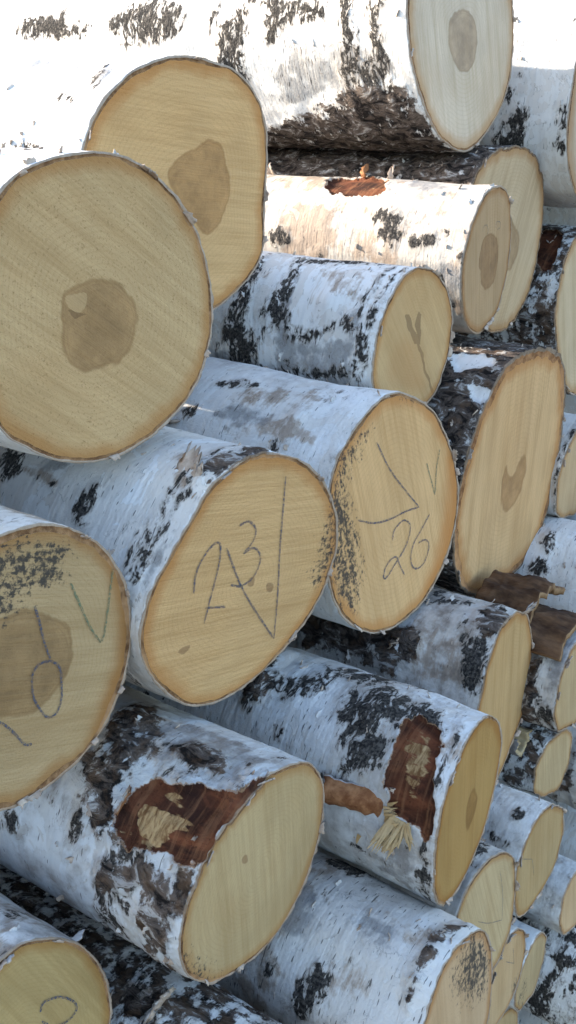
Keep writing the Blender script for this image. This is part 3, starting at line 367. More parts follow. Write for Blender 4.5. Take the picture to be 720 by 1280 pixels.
 'L29': {"c":[1.24,0.435,0.358],"g":[-0.1,0.1],"ax":[0,0],"rad":[57,58,62,60,60,61,62,60,59,60,63,66,61,59,58,59,61,59,58,59,62,60,60,61,61,58,58,60,64,64,61,60,62,62,58,57]},
 'L31': {"c":[1.66,0.42,0.69],"g":[0.0,0.0],"ax":[0,0],"rad":[100,100,100,100,100,100,100,100,100,100,100,100,100,100,100,100,100,100,100,100,100,100,100,100,100,100,100,100,100,100,100,100,100,100,100,100],"patch":[["rough",[[168.1,0.097],[161.5,0.045],[-170.5,0.038],[-162.3,0.085]]]]},
 'L37': {"c":[0.6,0.47,0.82],"g":[0.0,0.0],"ax":[0,0],"rad":[100,100,100,100,100,100,100,100,100,100,100,100,100,100,100,100,100,100,100,100,100,100,100,100,100,100,100,100,100,100,100,100,100,100,100,100],"patch":[["tan",[[93.1,0.207],[78.8,0.155],[89.1,0.103],[111.4,0.164]]],["rough",[[94.8,0.191],[86.7,0.142],[99.3,0.111],[115.1,0.159]]]]},
 'F40': {"c":[0.2,0.74,1.11],"g":[0.0,0.0],"ax":[0,0],"rad":[116,115,114,113,111,109,107,106,105,105,105,106,108,110,112,113,115,115,115,115,113,112,110,108,106,105,105,105,106,107,109,111,113,114,115,115]},
 'F41': {"c":[0.21,1.12,1.38],"g":[0.0,0.0],"ax":[0,0],"rad":[134,131,129,127,125,124,124,124,125,127,129,132,134,135,136,136,136,134,132,130,128,126,124,124,124,124,126,128,130,133,135,136,136,136,135,134]},  # unseen log added to block low sun from the lower left logs
 'F42': {"c":[0.36,0.98,1.71],"g":[0.0,0.0],"ax":[0,0],"rad":[157,154,153,152,152,154,156,158,161,164,166,168,168,167,166,164,161,158,155,153,152,152,153,155,157,160,163,165,167,168,168,167,165,162,159,157]},  # added out of view so its shadow keeps a sun patch off the bark
 'F43': {"c":[0.14,0.72,0.85],"g":[0.0,0.0],"ax":[0,0],"rad":[114,114,115,116,118,120,123,124,125,126,126,125,123,121,119,117,115,114,114,114,116,117,119,122,123,125,126,126,125,124,122,120,118,116,115,114]},
 'F44': {"c":[0.36,0.6,0.73],"g":[0.0,0.0],"ax":[0,0],"rad":[106,108,110,112,114,115,115,115,115,113,111,109,108,106,105,105,105,106,107,109,111,113,114,115,115,115,114,112,110,109,107,105,105,105,105,106]},
 'F45': {"c":[0.58,0.5,0.59],"g":[0.0,0.0],"ax":[0,0],"rad":[112,113,115,115,115,115,114,112,110,108,106,105,105,105,105,107,109,111,112,114,115,115,115,114,113,111,109,107,106,105,105,105,106,108,110,112]},
 'F46': {"c":[0.82,0.42,0.59],"g":[0.0,0.0],"ax":[0,0],"rad":[121,121,120,119,117,115,113,111,110,109,109,110,111,113,115,117,119,120,121,121,120,118,116,114,112,111,110,109,110,111,112,114,116,118,120,121]},
 'F47': {"c":[0.36,0.55,0.43],"g":[0.0,0.0],"ax":[0,0],"rad":[135,133,131,129,126,125,124,124,124,125,127,130,132,134,136,136,136,136,134,132,130,127,126,124,124,124,125,126,129,131,133,135,136,136,136,135]},
 'F48': {"c":[0.64,0.48,0.33],"g":[0.0,0.0],"ax":[0,0],"rad":[119,117,115,114,114,114,116,117,119,121,123,125,126,126,125,124,122,120,118,116,115,114,114,115,116,118,120,122,124,125,126,126,125,123,121,119]},
 'F49': {"c":[0.92,0.45,0.33],"g":[0.0,0.0],"ax":[0,0],"rad":[115,114,114,115,117,119,121,123,125,126,126,126,124,123,121,119,117,115,114,114,115,116,118,120,122,124,125,126,126,125,124,122,120,118,116,115]},
 'F50': {"c":[0.3,0.55,0.13],"g":[0.0,0.0],"ax":[0,0],"rad":[105,107,108,110,112,114,115,115,115,114,113,111,109,107,106,105,105,105,106,108,109,111,113,115,115,115,115,114,112,110,108,106,105,105,105,105]},
 'F51': {"c":[0.55,0.5,0.11],"g":[0.0,0.0],"ax":[0,0],"rad":[90,92,93,94,94,94,94,93,91,90,88,87,86,86,86,86,88,89,91,92,94,94,94,94,93,92,90,89,87,86,86,86,86,87,88,90]},
 'F52': {"c":[0.8,0.5,0.11],"g":[0.0,0.0],"ax":[0,0],"rad":[94,94,94,94,93,92,90,88,87,86,86,86,86,87,89,90,92,93,94,94,94,93,92,91,89,88,86,86,86,86,87,88,90,91,93,94]},
 'F53': {"c":[1.05,0.45,0.11],"g":[0.0,0.0],"ax":[0,0],"rad":[105,104,102,100,99,97,96,95,95,96,97,98,100,102,103,104,105,105,104,103,101,99,98,96,95,95,95,96,98,99,101,103,104,105,105,105]},
 'F54': {"c":[1.3,0.42,0.13],"g":[0.0,0.0],"ax":[0,0],"rad":[111,109,107,106,105,105,105,106,108,110,112,113,115,115,115,115,113,112,110,108,106,105,105,105,106,107,109,111,113,114,115,115,115,114,113,111]},
 'F55': {"c":[1.55,0.4,0.12],"g":[0.0,0.0],"ax":[0,0],"rad":[96,95,95,95,96,98,99,101,103,104,105,105,104,103,102,100,98,97,96,95,95,96,97,98,100,102,103,105,105,105,104,103,101,99,98,96]},
 'F56': {"c":[1.75,0.36,0.43],"g":[0.0,0.0],"ax":[0,0],"rad":[114,115,117,119,121,123,125,126,126,126,124,123,121,119,117,115,114,114,115,116,118,120,122,124,125,126,126,125,124,122,120,118,116,115,114,114]},
 'F57': {"c":[1.8,0.36,0.15],"g":[0.0,0.0],"ax":[0,0],"rad":[128,131,133,135,136,136,136,135,133,131,129,127,125,124,124,124,125,127,129,132,134,135,136,136,136,134,132,130,128,126,124,124,124,125,126,128]},
 'F58': {"c":[2.1,0.5,1.02],"g":[0.0,0.0],"ax":[0,0],"rad":[124,125,126,126,125,124,122,119,117,116,114,114,114,115,117,119,121,123,125,126,126,126,124,123,121,118,116,115,114,114,115,116,118,120,122,124]},
 'F59': {"c":[1.95,0.42,0.68],"g":[0.0,0.0],"ax":[0,0],"rad":[136,136,134,132,130,128,126,124,124,124,125,126,128,131,133,135,136,136,136,135,133,131,129,127,125,124,124,124,125,127,129,132,134,135,136,136]},
 'F60': {"c":[2.02,0.4,0.37],"g":[0.0,0.0],"ax":[0,0],"rad":[143,140,138,136,134,133,133,134,136,138,140,143,145,146,147,147,146,144,142,139,137,135,133,133,133,135,137,139,141,144,146,147,147,146,145,143]},
 'F61': {"c":[2.1,0.45,0.13],"g":[0.0,0.0],"ax":[0,0],"rad":[107,106,105,105,105,106,108,110,112,113,115,115,115,115,113,112,110,108,106,105,105,105,106,107,109,111,113,114,115,115,115,114,113,111,109,107]},
 'F62': {"c":[2.66,0.8,1.57],"g":[0.0,0.0],"ax":[0,0],"rad":[143,143,144,147,149,152,154,156,157,157,157,155,153,150,148,145,144,143,143,144,145,148,150,153,155,157,157,157,156,154,152,149,146,144,143,143]},
 'F63': {"c":[2.62,0.75,1.23],"g":[0.0,0.0],"ax":[0,0],"rad":[156,158,161,164,166,168,168,167,166,164,161,158,155,153,152,152,153,155,157,160,163,165,167,168,168,167,165,162,160,157,154,153,152,152,154,156]},
 'F64': {"c":[2.42,0.6,0.87],"g":[0.0,0.0],"ax":[0,0],"rad":[174,176,178,178,178,177,174,172,169,166,163,162,162,162,164,166,169,172,175,177,178,178,178,176,173,170,167,165,163,162,162,163,165,168,171,174]},
 'F65': {"c":[2.32,0.5,0.5],"g":[0.0,0.0],"ax":[0,0],"rad":[168,168,167,165,162,159,157,154,153,152,152,154,156,159,161,164,166,168,168,167,166,163,161,158,155,153,152,152,153,155,157,160,163,165,167,168]},
 'F66': {"c":[2.4,0.5,0.16],"g":[0.0,0.0],"ax":[0,0],"rad":[145,142,140,137,135,134,133,133,134,136,138,141,143,145,146,147,147,145,144,141,139,136,134,133,133,134,135,137,139,142,144,146,147,147,146,145]}}

INFO = {
 'L1': dict(label='large log at left with round brown heart, whole pale tan face in front', tone=(0.543, 0.361, 0.178), saw=.9, speck=1.5, n=220, mat=dict(dark=-0.5, dirt=0.2)),
 'L2': dict(label='log with flattened right side and leaf-shaped brown heart, behind the largest left face', tone=(0.673, 0.407, 0.180), saw=1.45, flen=1.0, step=.006, mat=dict(dark=-0.5, dirt=0.1, tan=.1)),
 'L3': dict(label='topmost log with pale oval face cut off by upper edge, black-scarred white bark', tone=(0.678, 0.536, 0.388), saw=.2, mat=dict(dirt=0.15, tan=.1, lent=.5, brown=.0), flen=1.4, step=.006, bark=.003),
 'L4': dict(pen=.0014, label='log with small oval face, golden peeling bark and red bare spot on top', tone=(0.481, 0.308, 0.163), saw=.3, mat=dict(dirt=0.35, tan=.9, white=(.62, .58, .52), brown=.8), base=dict(tan=.22)),
 'L5': dict(heartamt=.7, label='tall pale face half hidden behind the log with the red bare spot', tone=(0.567, 0.402, 0.238), saw=-.5, base=dict(rough=.9), mat=dict(brown=.1)),
 'L6': dict(seed=41, rustamt=.5, stub=0, label='white log with cracked grey underside and small dark split in its face', tone=(0.583, 0.372, 0.176), saw=.6, sawamt=.7, mat=dict(dark=-0.7, dirt=0.3)),
 'L7': dict(stub=0, label='log with blue handwritten 26 and black mould along its left rim', tone=(0.681, 0.407, 0.183), saw=.2, n=240, mat=dict(dark=-0.7, dirt=0.4)),
 'L8': dict(label='log with blue handwritten 23 and long check mark on its face', tone=(0.637, 0.393, 0.178), flen=.7, saw=1.35, n=240, step=.0036, mat=dict(dark=-0.4, dirt=0.28, lent=.35)),
 'L9': dict(label='log at left edge with black mould, green check mark and brown heart', tone=(0.457, 0.314, 0.160), saw=1.2, mat=dict(dirt=0.6, tan=.6, white=(.74, .70, .64)), base=dict(tan=.25), rim=.006),
 'L10': dict(taper=.02, label='log with big red-brown torn patch beside a narrow pale face, low at left', tone=(0.508, 0.364, 0.187), saw=0.12, n=280, step=.003, mat=dict(dirt=0.85, white=(.62, .63, .63)), flen=.6),
 'L11': dict(heartamt=.75, label='black and white log with upright red-brown torn hole near its slim face', tone=(0.440, 0.258, 0.088), saw=0.1, n=260, step=.003, mat=dict(dirt=0.5, white=(.74, .73, .71), lent=.3, dark=.3), flen=.6),
 'L12': dict(label='log in the lower corner with a small looped pencil mark on its face', tone=(0.470, 0.329, 0.142), saw=0.4, mat=dict(dirt=0.7, tan=.9), base=dict(tan=.22)),
 'L13': dict(label='speckled white log at the bottom with black streaks on its face', tone=(0.567, 0.379, 0.215), saw=0.05, n=240, mat=dict(dirt=0.7, lent=.5, tan=.55, white=(.70, .67, .63)), base=dict(lent=.5)),
 'L14': dict(heartamt=.62, label='thick dark-barked log with tall pale face and wide orange-brown rim', tone=(0.659, 0.403, 0.193), saw=.05, sawamt=1.2, bark=.006, rim=.012, base=dict(rough=.95)),
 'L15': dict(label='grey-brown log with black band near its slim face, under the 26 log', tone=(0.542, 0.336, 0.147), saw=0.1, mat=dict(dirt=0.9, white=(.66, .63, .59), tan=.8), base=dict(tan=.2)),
 'L16': dict(label='grey log below the brown torn bark sheets at the edge', tone=(0.515, 0.358, 0.189), saw=0.1, base=dict(grey=.35), n=140, mat=dict(white=(.66, .63, .59), dirt=0.8)),
 'L17': dict(label='clean white log with two black scars, end out of sight', n=160, mat=dict(dark=-0.5, dirt=0.15, lent=.6)),
 'L18': dict(label='small pale face at the edge just beside the thick orange-rimmed face', tone=(0.567, 0.379, 0.207), saw=0.1, n=140),
 'L19': dict(label='tall pale face at the edge above the small one, dark reddish bark', tone=(0.567, 0.415, 0.252), saw=.1, n=160, base=dict(rough=.6)),
 'L20': dict(label='big sunlit log at the upper edge with only a sliver of face showing', tone=(0.567, 0.430, 0.302), saw=.2, n=180, mat=dict(dirt=0.1, tan=.1)),
 'L22': dict(base=dict(rough=.6), label='small pale split-looking end between grey log and smooth white log', tone=(0.549, 0.387, 0.207), saw=0.1, n=120),  # rough base puts shade into the bark colour to darken the gap
 'L23': dict(pen=.0014, label='white log with black dot scars and slanted face, below the split end', tone=(0.498, 0.344, 0.170), saw=0.15, n=160, mat=dict(dark=-0.3, dirt=0.45)),
 'L24': dict(pen=.0014, label='pointed pale face with a faint angle mark, behind the speckled bottom log', tone=(0.533, 0.382, 0.205), saw=0.2, n=160, mat=dict(dirt=0.6, white=(.66, .63, .59))),
 'L25': dict(label='greyish white log cut off by the edge, sliver of face low down', tone=(0.567, 0.379, 0.207), saw=0.1, n=140, base=dict(grey=.15), mat=dict(dark=-0.4, dirt=0.6)),
 'L26': dict(pen=.0014, label='narrow pale face with small corner mark beneath the pointed face', tone=(0.567, 0.379, 0.202), saw=0.12, n=120),
 'L27': dict(label='narrowest leaf-shaped face beside the face with small corner mark', tone=(0.515, 0.372, 0.202), saw=0.12, n=120),
 'L28': dict(label='black-and-white mottled bark in the lower corner without visible end', n=160, mat=dict(dark=1.0, lent=.4), base=dict(dark=.25)),
 'L29': dict(label='lowest small face peeping up at the bottom edge', tone=(0.498, 0.344, 0.176), saw=0.1, n=100),
 'L31': dict(label='smooth pinkish grey bark at the edge below the split end', n=120, mat=dict(white=(.66, .63, .59), dirt=0.4, tan=.5, lent=.2), base=dict(tan=.2, grey=.2)),
 'L37': dict(label='brown shaggy log in the dark gap below the torn-patch log', n=140, mat=dict(dirt=0.9, tan=.9), base=dict(rough=.62)),
}
for key in DATA:
    if key[0] == 'F': INFO[key] = dict(label='unseen birch log added to the same stack, wholly outside the picture', n=96, step=.014, flen=.3, tone=(.6, .47, .28))


def periodic(rad, n):
    f = np.fft.rfft(np.asarray(rad, float) / 1000.0)
    k = np.arange(len(f)); f = f * np.exp(-(k / 13.0) ** 4)
    g = np.zeros(n // 2 + 1, complex); g[:len(f)] = f
    return np.fft.irfft(g, n) * n / len(rad)

class Log: pass
def build_log(key, info):
    D = DATA[key]; L = Log(); L.D = D; L.key = key
    seed = info.get('seed', int(key[1:]))
    rs = np.random.RandomState(100 + seed); L.rs = rs
    nth = info.get('n', 200); fine = info.get('step', .0042); flen = info.get('flen', .40); length = info.get('len', 2.5)
    root = bpy.data.objects.new('birch_log', None); col.objects.link(root); root.empty_display_size = .05
    root.location = D['c']
    root['label'] = info['label']; root['category'] = 'log'; root['group'] = 'birch logs in the stack'
    L.root = root
    gx, gz = D['g']; ax, az = D['ax']
    T = -np.pi + np.arange(nth) * 2 * np.pi / nth
    out = periodic(D['rad'], nth)
    e3 = np.c_[np.cos(T), np.zeros(nth), np.sin(T)] * out.mean()
    out = out + .0032 * info.get('lump', 1) * fbm(e3 * 38 + seed, 3) + .0008 * fbm(e3 * 190 + seed, 2)
    rm = out.mean(); L.rm = rm; L.out = out; L.T = T
    low = np.fft.rfft(out); low[4:] = 0; low = np.fft.irfft(low, nth)
    s = np.r_[np.arange(0, flen, fine), np.geomspace(flen, length, 46)]
    ns = len(s)
    S, TH = np.meshgrid(s, T, indexing='ij'); S = S.ravel(); TH = TH.ravel()
    C, Sn = np.cos(TH), np.sin(TH)
    OUT = np.tile(out, ns); LOW = np.tile(low, ns)
    b = sstep(S, .0, .45)
    R = OUT * (1 - b) + LOW * b
    taper = info.get('taper', rs.uniform(-.03, .03))
    R = R * (1 + taper * S)
    Q = np.c_[C * rm, S, Sn * rm] + seed * 3.3
    R = R + rm * .09 * fbm(Q * (6, 4, 6), 3) * sstep(S, 0, .12)
    A = {k: np.zeros(len(S)) for k in ('dark', 'tan', 'grey', 'rough', 'peel', 'bare', 'lent', 'cut')}
    A['cut'] = np.clip(1 - S / .005, 0, 1)
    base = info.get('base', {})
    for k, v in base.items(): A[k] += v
    deg = np.degrees(TH)
    near = S < flen + .3
    wob = np.zeros((len(S), 2))
    if D.get('patch'): wob[near] = np.c_[fbm(Q[near] * 20, 4, .65), fbm(Q[near] * 20 + 50, 4, .65)] * .034
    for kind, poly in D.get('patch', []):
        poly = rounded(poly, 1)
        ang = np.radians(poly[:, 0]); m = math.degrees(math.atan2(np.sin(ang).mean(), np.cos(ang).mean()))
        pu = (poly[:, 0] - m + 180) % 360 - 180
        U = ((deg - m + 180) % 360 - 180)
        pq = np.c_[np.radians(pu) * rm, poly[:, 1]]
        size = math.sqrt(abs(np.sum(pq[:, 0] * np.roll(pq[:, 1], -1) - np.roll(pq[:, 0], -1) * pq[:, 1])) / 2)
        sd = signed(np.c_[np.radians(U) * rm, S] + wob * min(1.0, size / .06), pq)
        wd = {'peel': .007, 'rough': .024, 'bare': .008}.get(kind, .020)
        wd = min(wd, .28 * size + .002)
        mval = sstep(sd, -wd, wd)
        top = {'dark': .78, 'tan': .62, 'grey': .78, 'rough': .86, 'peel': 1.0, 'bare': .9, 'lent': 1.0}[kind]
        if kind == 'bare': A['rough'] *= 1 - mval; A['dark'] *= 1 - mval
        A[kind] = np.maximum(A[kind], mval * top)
    # branch stubs grown over
    for k in range(3):
        th0 = rs.uniform(80, 200); s0 = rs.uniform(.08, .6); rr = rs.uniform(.018, .035)
        du = np.radians((deg - th0 + 180) % 360 - 180) * rm; q2 = (du * du + ((S - s0) * 1.3) ** 2) / rr ** 2
        R = R + rs.uniform(.003, .008) * np.exp(-q2)
        if rs.rand() < info.get('stub', .35): A['dark'] = np.maximum(A['dark'], .62 * np.exp(-q2 * 2.5))
    # relief
    bandn = fbm(Q * (9, 70, 9), 3); mid = fbm(Q * (40, 34, 40), 4)
    ridg = 1 - 2.2 * np.abs(fbm(Q * (34, 17, 34), 4)) if A['rough'].max() > .1 else 0.0
    disp = .0013 * bandn + .0022 * mid
    disp += A['dark'] * .0030 * (mid + .25)
    disp += A['rough'] * (.0075 * ridg - .002 + .004 * mid)
    edge = np.exp(-((A['peel'] - .35) / .22) ** 2)
    disp += -.0062 * sstep(A['peel'], .35, .75) + A['bare'] * A['peel'] * (.003 + .003 * mid) + .0030 * edge * (A['peel'] > .02) * (.6 + 2 * mid)
    disp += A['tan'] * .0008 * mid
    R = R + disp
    X = C * R; Z = Sn * R
    jag = .0050 * fbm(np.c_[np.cos(T) * rm, np.zeros(nth), np.sin(T) * rm] * 70 + seed, 3) + .0012 * fbm(np.c_[np.cos(T) * rm, np.zeros(nth), np.sin(T) * rm] * 240 + seed, 2)
    jag = np.tile(jag, ns) * np.clip(1 - S / .012, 0, 1)
    yf = (gx * X + gz * Z) * np.clip(1 - S / .35, 0, 1)
    Yv = S + yf + jag
    bx, bz = rs.uniform(-.02, .02, 2)
    V = np.c_[X + ax * S + bx * S * S, Yv, Z + az * S + bz * S * S]
    # bark edge at the cut: step in to the inner bark
    bt = info.get('bark', .0012 + .007 * rm)
    C1, S1 = np.cos(T), np.sin(T)
    rin = np.hypot(X[:nth], Z[:nth]) - bt * np.clip(1 + 1.6 * fbm(e3 * 14 + seed + 9, 3), .35, 2.2)
    inn = np.c_[C1 * rin, (gx * C1 + gz * S1) * rin + .0008, S1 * rin]
    Vall = np.vstack([inn, V])
    F1 = grid_quads(ns + 1, nth, True, flip=True)
    # far end
    far = V[-nth:]; fc = far.mean(0)
    k0 = len(Vall); Vall = np.vstack([Vall, far * 1.0, np.tile(fc, (nth, 1))])
    F2 = grid_quads(2, nth, True, flip=True) + k0
    att = {k: np.r_[v[:nth], v, np.zeros(2 * nth)] for k, v in A.items()}
    bm = info.get('barkmat') or bark_material(seed, **info.get('mat', {}))
    bark = mesh('bark', Vall, np.vstack([F1, F2]), [bm, M_FAR], root, att, True, np.r_[np.zeros(len(F1)), np.ones(len(F2))])
    L.bark = bark; L.V = V.reshape(ns, nth, 3); L.s = s
    # inner bark ring
    rw = rin - info.get('rim', .0006 + .017 * rm) * np.clip(1 + 1.8 * fbm(np.c_[C1, S1, 0 * T] * 3.1 + seed, 4), .25, 2.2)
    fr = np.linspace(0, 1, 4)
    RR = rin[None] * (1 - fr[:, None]) + rw[None] * fr[:, None]
    VV = np.stack([RR * C1, (gx * C1 + gz * S1) * RR + .0008 + .0008 * np.sin(fr * np.pi)[:, None], RR * S1], -1).reshape(-1, 3)
    VV[:, 1] += .0006 * fbm(VV * 300 + seed, 2)
    mesh('inner_bark', VV, grid_quads(4, nth, True), [rim_material(seed, info.get('rim', 0) > .008)], root)
    # sawn face
    nr = 44; q = np.r_[1.0, np.linspace(.985, 0.012, nr - 1)]
    RR = q[:, None] * rw[None]
    VV = np.stack([RR * C1, (gx * C1 + gz * S1) * RR + .0006, RR * S1], -1)
    fa = {k: np.zeros(nr * nth) for k in ('heart', 'pale', 'edge', 'knot', 'mold', 'rust')}
    pts = VV.reshape(-1, 3)[:, [0, 2]]
    wob = .013 * np.c_[fbm(np.c_[pts * 30, 0 * pts[:, 0]] + seed, 3), fbm(np.c_[pts * 30, 0 * pts[:, 0]] + seed + 40, 3)]
    for kind, poly in D.get('stain', []):
        sd = signed(pts + wob, rounded(poly, 2) if kind != 'edge' else poly)
        wd = {'heart': .012, 'rust': .02, 'mold': .030, 'pale': .006, 'edge': .002, 'knot': .004}[kind]
        fa[kind] = np.maximum(fa[kind], sstep(sd, -wd, wd) * {'mold': .74, 'heart': info.get('heartamt', 1), 'rust': info.get('rustamt', 1)}.get(kind, 1))
    fa['ring'] = np.repeat(q, nth)
    quads = grid_quads(nr, nth, True)
    k0 = nr * nth
    VV = VV.reshape(-1, 3)
    fm = info.get('facemat') or face_material(seed, info.get('tone', (.60, .45, .27)), info.get('saw', rs.uniform(0, 3)), info.get('sawamt', 1.0), info.get('speck', .5))
    mf = mesh('cut_face', VV, [tuple(x) for x in quads] + [tuple(range(k0 - nth, k0))], [fm], root, fa)
    L.face = mf
    # writing
    cur = None
    for tag, pl in D.get('mark', []):
        colr, nm = tag.split(':')
        joined = nm.endswith('+'); nm = nm.rstrip('+')
        if not joined: cur = [nm, colr, [], []]; D.setdefault('_m', []).append(cur)
        Vs, Fs = stroke(pl, info.get('pen', .0027), gx, gz, seed)
        o = len(cur[2]); cur[2] += Vs; cur[3] += [tuple(i + o for i in f) for f in Fs]
    for nm, colr, Vs, Fs in D.get('_m', []):
        mesh(nm, Vs, Fs, [M_CRAYON[colr]], mf, smooth=False)
    return L

def stroke(pl, w, gx, gz, seed):
    p = np.array(pl, float)
    q = np.vstack([2 * p[0] - p[1], p, 2 * p[-1] - p[-2]])
    pts = []
    for i in range(1, len(q) - 2):
        for t in np.linspace(0, 1, 9, endpoint=False):
            a, b, c, d = q[i - 1:i + 3]
            pts.append(.5 * (2 * b + (c - a) * t + (2 * a - 5 * b + 4 * c - d) * t * t + (3 * b - a - 3 * c + d) * t ** 3))
    pts.append(p[-1]); pts = np.array(pts)
    tg = np.gradient(pts, axis=0); tg /= np.linalg.norm(tg, axis=1)[:, None] + 1e-9
    nr = np.c_[-tg[:, 1], tg[:, 0]]
    ww = w * .5 * (1 + .5 * noise(np.c_[pts * 160, np.full(len(pts), seed + .5)]))
    ww[0] *= .4; ww[-1] *= .4
    a = pts + nr * ww[:, None]; b = pts - nr * ww[:, None]
    yy = lambda v: gx * v[:, 0] + gz * v[:, 1] - .0005
    V = [(x[0], y, x[1]) for x, y in zip(a, yy(a))] + [(x[0], y, x[1]) for x, y in zip(b, yy(b))]
    n = len(pts)
    return V, [(i, i + 1, n + i + 1, n + i) for i in range(n - 1)]

def curl(L, th, s, width, length, direction=0.0, lift=.3, bend=2.0, outer=None, inner=None, name='bark_flake', thick=.0011, jag=.35, seed=0, sink=.0015, roll=0.0, cup=0.0):
    """a torn sheet of bark that leaves the stem at (th, s) and curls outward"""
    i = int(np.argmin(abs(L.s - s))); j = int(np.argmin(abs((np.degrees(L.T) - th + 180) % 360 - 180)))
    P = L.V[i, j]; t = np.radians(th)
    nrm = np.array([math.cos(t), 0, math.sin(t)]); tan = np.array([-math.sin(t), 0, math.cos(t)]); axv = np.array([0, 1.0, 0])
    d = math.cos(direction) * tan + math.sin(direction) * axv
    sd = np.cross(nrm, d)
    nu, nv = (13, 9) if width > .018 or length > .018 else (7, 5)
    rs = np.random.RandomState(seed + int(th * 7 + s * 9999) % 9973)
    v = np.linspace(-.5, .5, nv)
    jl = 1 + jag * (rs.uniform(-1, 1, nv)); jw = 1 + .25 * rs.uniform(-1, 1, nu)
    top = np.zeros((nu, nv, 3)); N3 = np.zeros((nu, nv, 3))
    for jv in range(nv):
        pos = np.zeros(2); du = length * jl[jv] / (nu - 1)
        for iu in range(nu):
            phi = lift + bend * (iu / (nu - 1)) ** 1.3
            tw = roll * v[jv]
            top[iu, jv] = P - nrm * sink + d * pos[0] + nrm * (pos[1] + .2 * width * tw * iu / nu) + sd * v[jv] * width * jw[iu] * (1 - .25 * iu / nu)
            top[iu, jv] += nrm * (-(v[jv] * width) ** 2 / (2 * L.rm)) * abs(math.sin(direction))
            top[iu, jv] -= nrm * cup * width * (2 * v[jv]) ** 2 * min(1.0, iu / 3)
            N3[iu, jv] = -math.sin(phi) * d + math.cos(phi) * nrm
            pos += du * np.array([math.cos(phi), math.sin(phi)])
    top += .06 * width * (rs.rand(nu, nv, 1) - .5) * N3
    V = np.vstack([top.reshape(-1, 3), (top - N3 * thick).reshape(-1, 3)])
    q = grid_quads(nu, nv, False); k = nu * nv
    F = [tuple(x) for x in q] + [tuple(x[::-1] + k) for x in q]; mi = [0] * len(q) + [1] * len(q)
    ring = [(0, c) for c in range(nv)] + [(r, nv - 1) for r in range(1, nu)] + [(nu - 1, c) for c in range(nv - 2, -1, -1)] + [(r, 0) for r in range(nu - 2, 0, -1)]
    for a in range(len(ring)):
        i0 = ring[a][0] * nv + ring[a][1]; b = ring[(a + 1) % len(ring)]; i1 = b[0] * nv + b[1]
        F.append((i0, i0 + k, i1 + k, i1)); mi.append(1)
    return mesh(name, V, F, [outer or M_PAPER, inner or M_TANPAPER], L.root, None, True, mi)

SPARE_BARK = bark_material(77); SPARE_FACE = face_material(78, (.62, .47, .27), .7)
for key in INFO:
    if key[0] == 'F': INFO[key].update(barkmat=SPARE_BARK, facemat=SPARE_FACE)
def fibres(L, th, s, length, direction, lift, count=16, spread=.012, mat=None, seed=0, name='wood_splinter', w=.0018):
    """a torn bundle of wood fibres standing off the stem"""
    i = int(np.argmin(abs(L.s - s))); j = int(np.argmin(abs((np.degrees(L.T) - th + 180) % 360 - 180)))
    P = L.V[i, j]; t = np.radians(th); rs = np.random.RandomState(seed + 40)
    nrm = np.array([math.cos(t), 0, math.sin(t)]); tan = np.array([-math.sin(t), 0, math.cos(t)]); axv = np.array([0, 1.0, 0])
    d0 = math.cos(direction) * tan + math.sin(direction) * axv; sd = np.cross(nrm, d0)
    V, F = [], []
    for k in range(count):
        o = rs.uniform(-1, 1) * spread
        root = P + sd * o + nrm * rs.uniform(-.003, .003) - d0 * .004
        f = d0 * math.cos(lift) + nrm * math.sin(lift) + sd * (rs.normal() * .13 + o * 6) + nrm * rs.normal() * .12
        f /= np.linalg.norm(f); ln = length * rs.uniform(.45, 1.1); ww = w * rs.uniform(.5, 1.5)
        a = np.cross(f, nrm); a /= np.linalg.norm(a) + 1e-9; b = np.cross(f, a)
        base = len(V)
        for q, tp in ((0, 1), (.35, .95), (.7, .7), (1.0, .12)):
            c = root + f * ln * q + nrm * (.10 * ln * q * q * rs.uniform(-1, 1))
            for ca, cb in ((1, .5), (-1, .5), (-1, -.5), (1, -.5)): V.append(c + a * ca * ww * tp + b * cb * ww * tp)
        for r in range(3):
            for q in range(4):
                i0 = base + r * 4; F.append((i0 + q, i0 + (q + 1) % 4, i0 + 4 + (q + 1) % 4, i0 + 4 + q))
        F.append(tuple(base + 12 + q for q in range(4)))
    return mesh(name, V, F, [mat or M_WOOD], L.root, smooth=False)

LOGS = {}
for key in INFO:
    LOGS[key] = build_log(key, INFO[key])

# ------------------------------------------------------------------ torn bark on the logs
def flap(key, at, **kw):
    return curl(LOGS[key], at[0], at[1], **kw)
flap('L10', (131.7, 0.123), width=.03, length=.012, direction=-math.pi / 2, lift=.2, bend=1.2, name='bark_flap', jag=.3, outer=M_TANPAPER, inner=M_ORANGE)
flap('L11', (161.1, 0.072), width=.038, length=.085, direction=math.pi / 2, lift=.50, bend=-.25, name='bark_flap', outer=M_ORANGE, inner=M_PAPER, thick=.006, jag=.06, cup=.30)
fibres(LOGS['L11'], *(163.3, 0.065), length=.026, direction=-math.pi / 2 - .3, lift=.25, count=26, spread=.013, seed=1)
flap('L11', (164.2, 0.051), width=.024, length=.040, direction=0.15, lift=.75, bend=-.7, name='bark_flap', outer=M_WOOD, inner=M_ORANGE, thick=.006, jag=.12, cup=.25)
fibres(LOGS['L11'], *(164.2, 0.051), length=.046, direction=.15, lift=.62, count=44, spread=.009, seed=2)
fibres(LOGS['L11'], *(166.2, 0.04), length=.030, direction=-.9, lift=.55, count=18, spread=.005, seed=3)
fibres(LOGS['L11'], *(-172.8, 0.106), length=.018, direction=.2, lift=.3, count=5, spread=.003, seed=4)
flap('L4', (85.0, 0.263), width=.014, length=.024, direction=.3, lift=.9, bend=2.6, name='bark_flap', outer=M_ORANGE, inner=M_ORANGE, jag=.4)
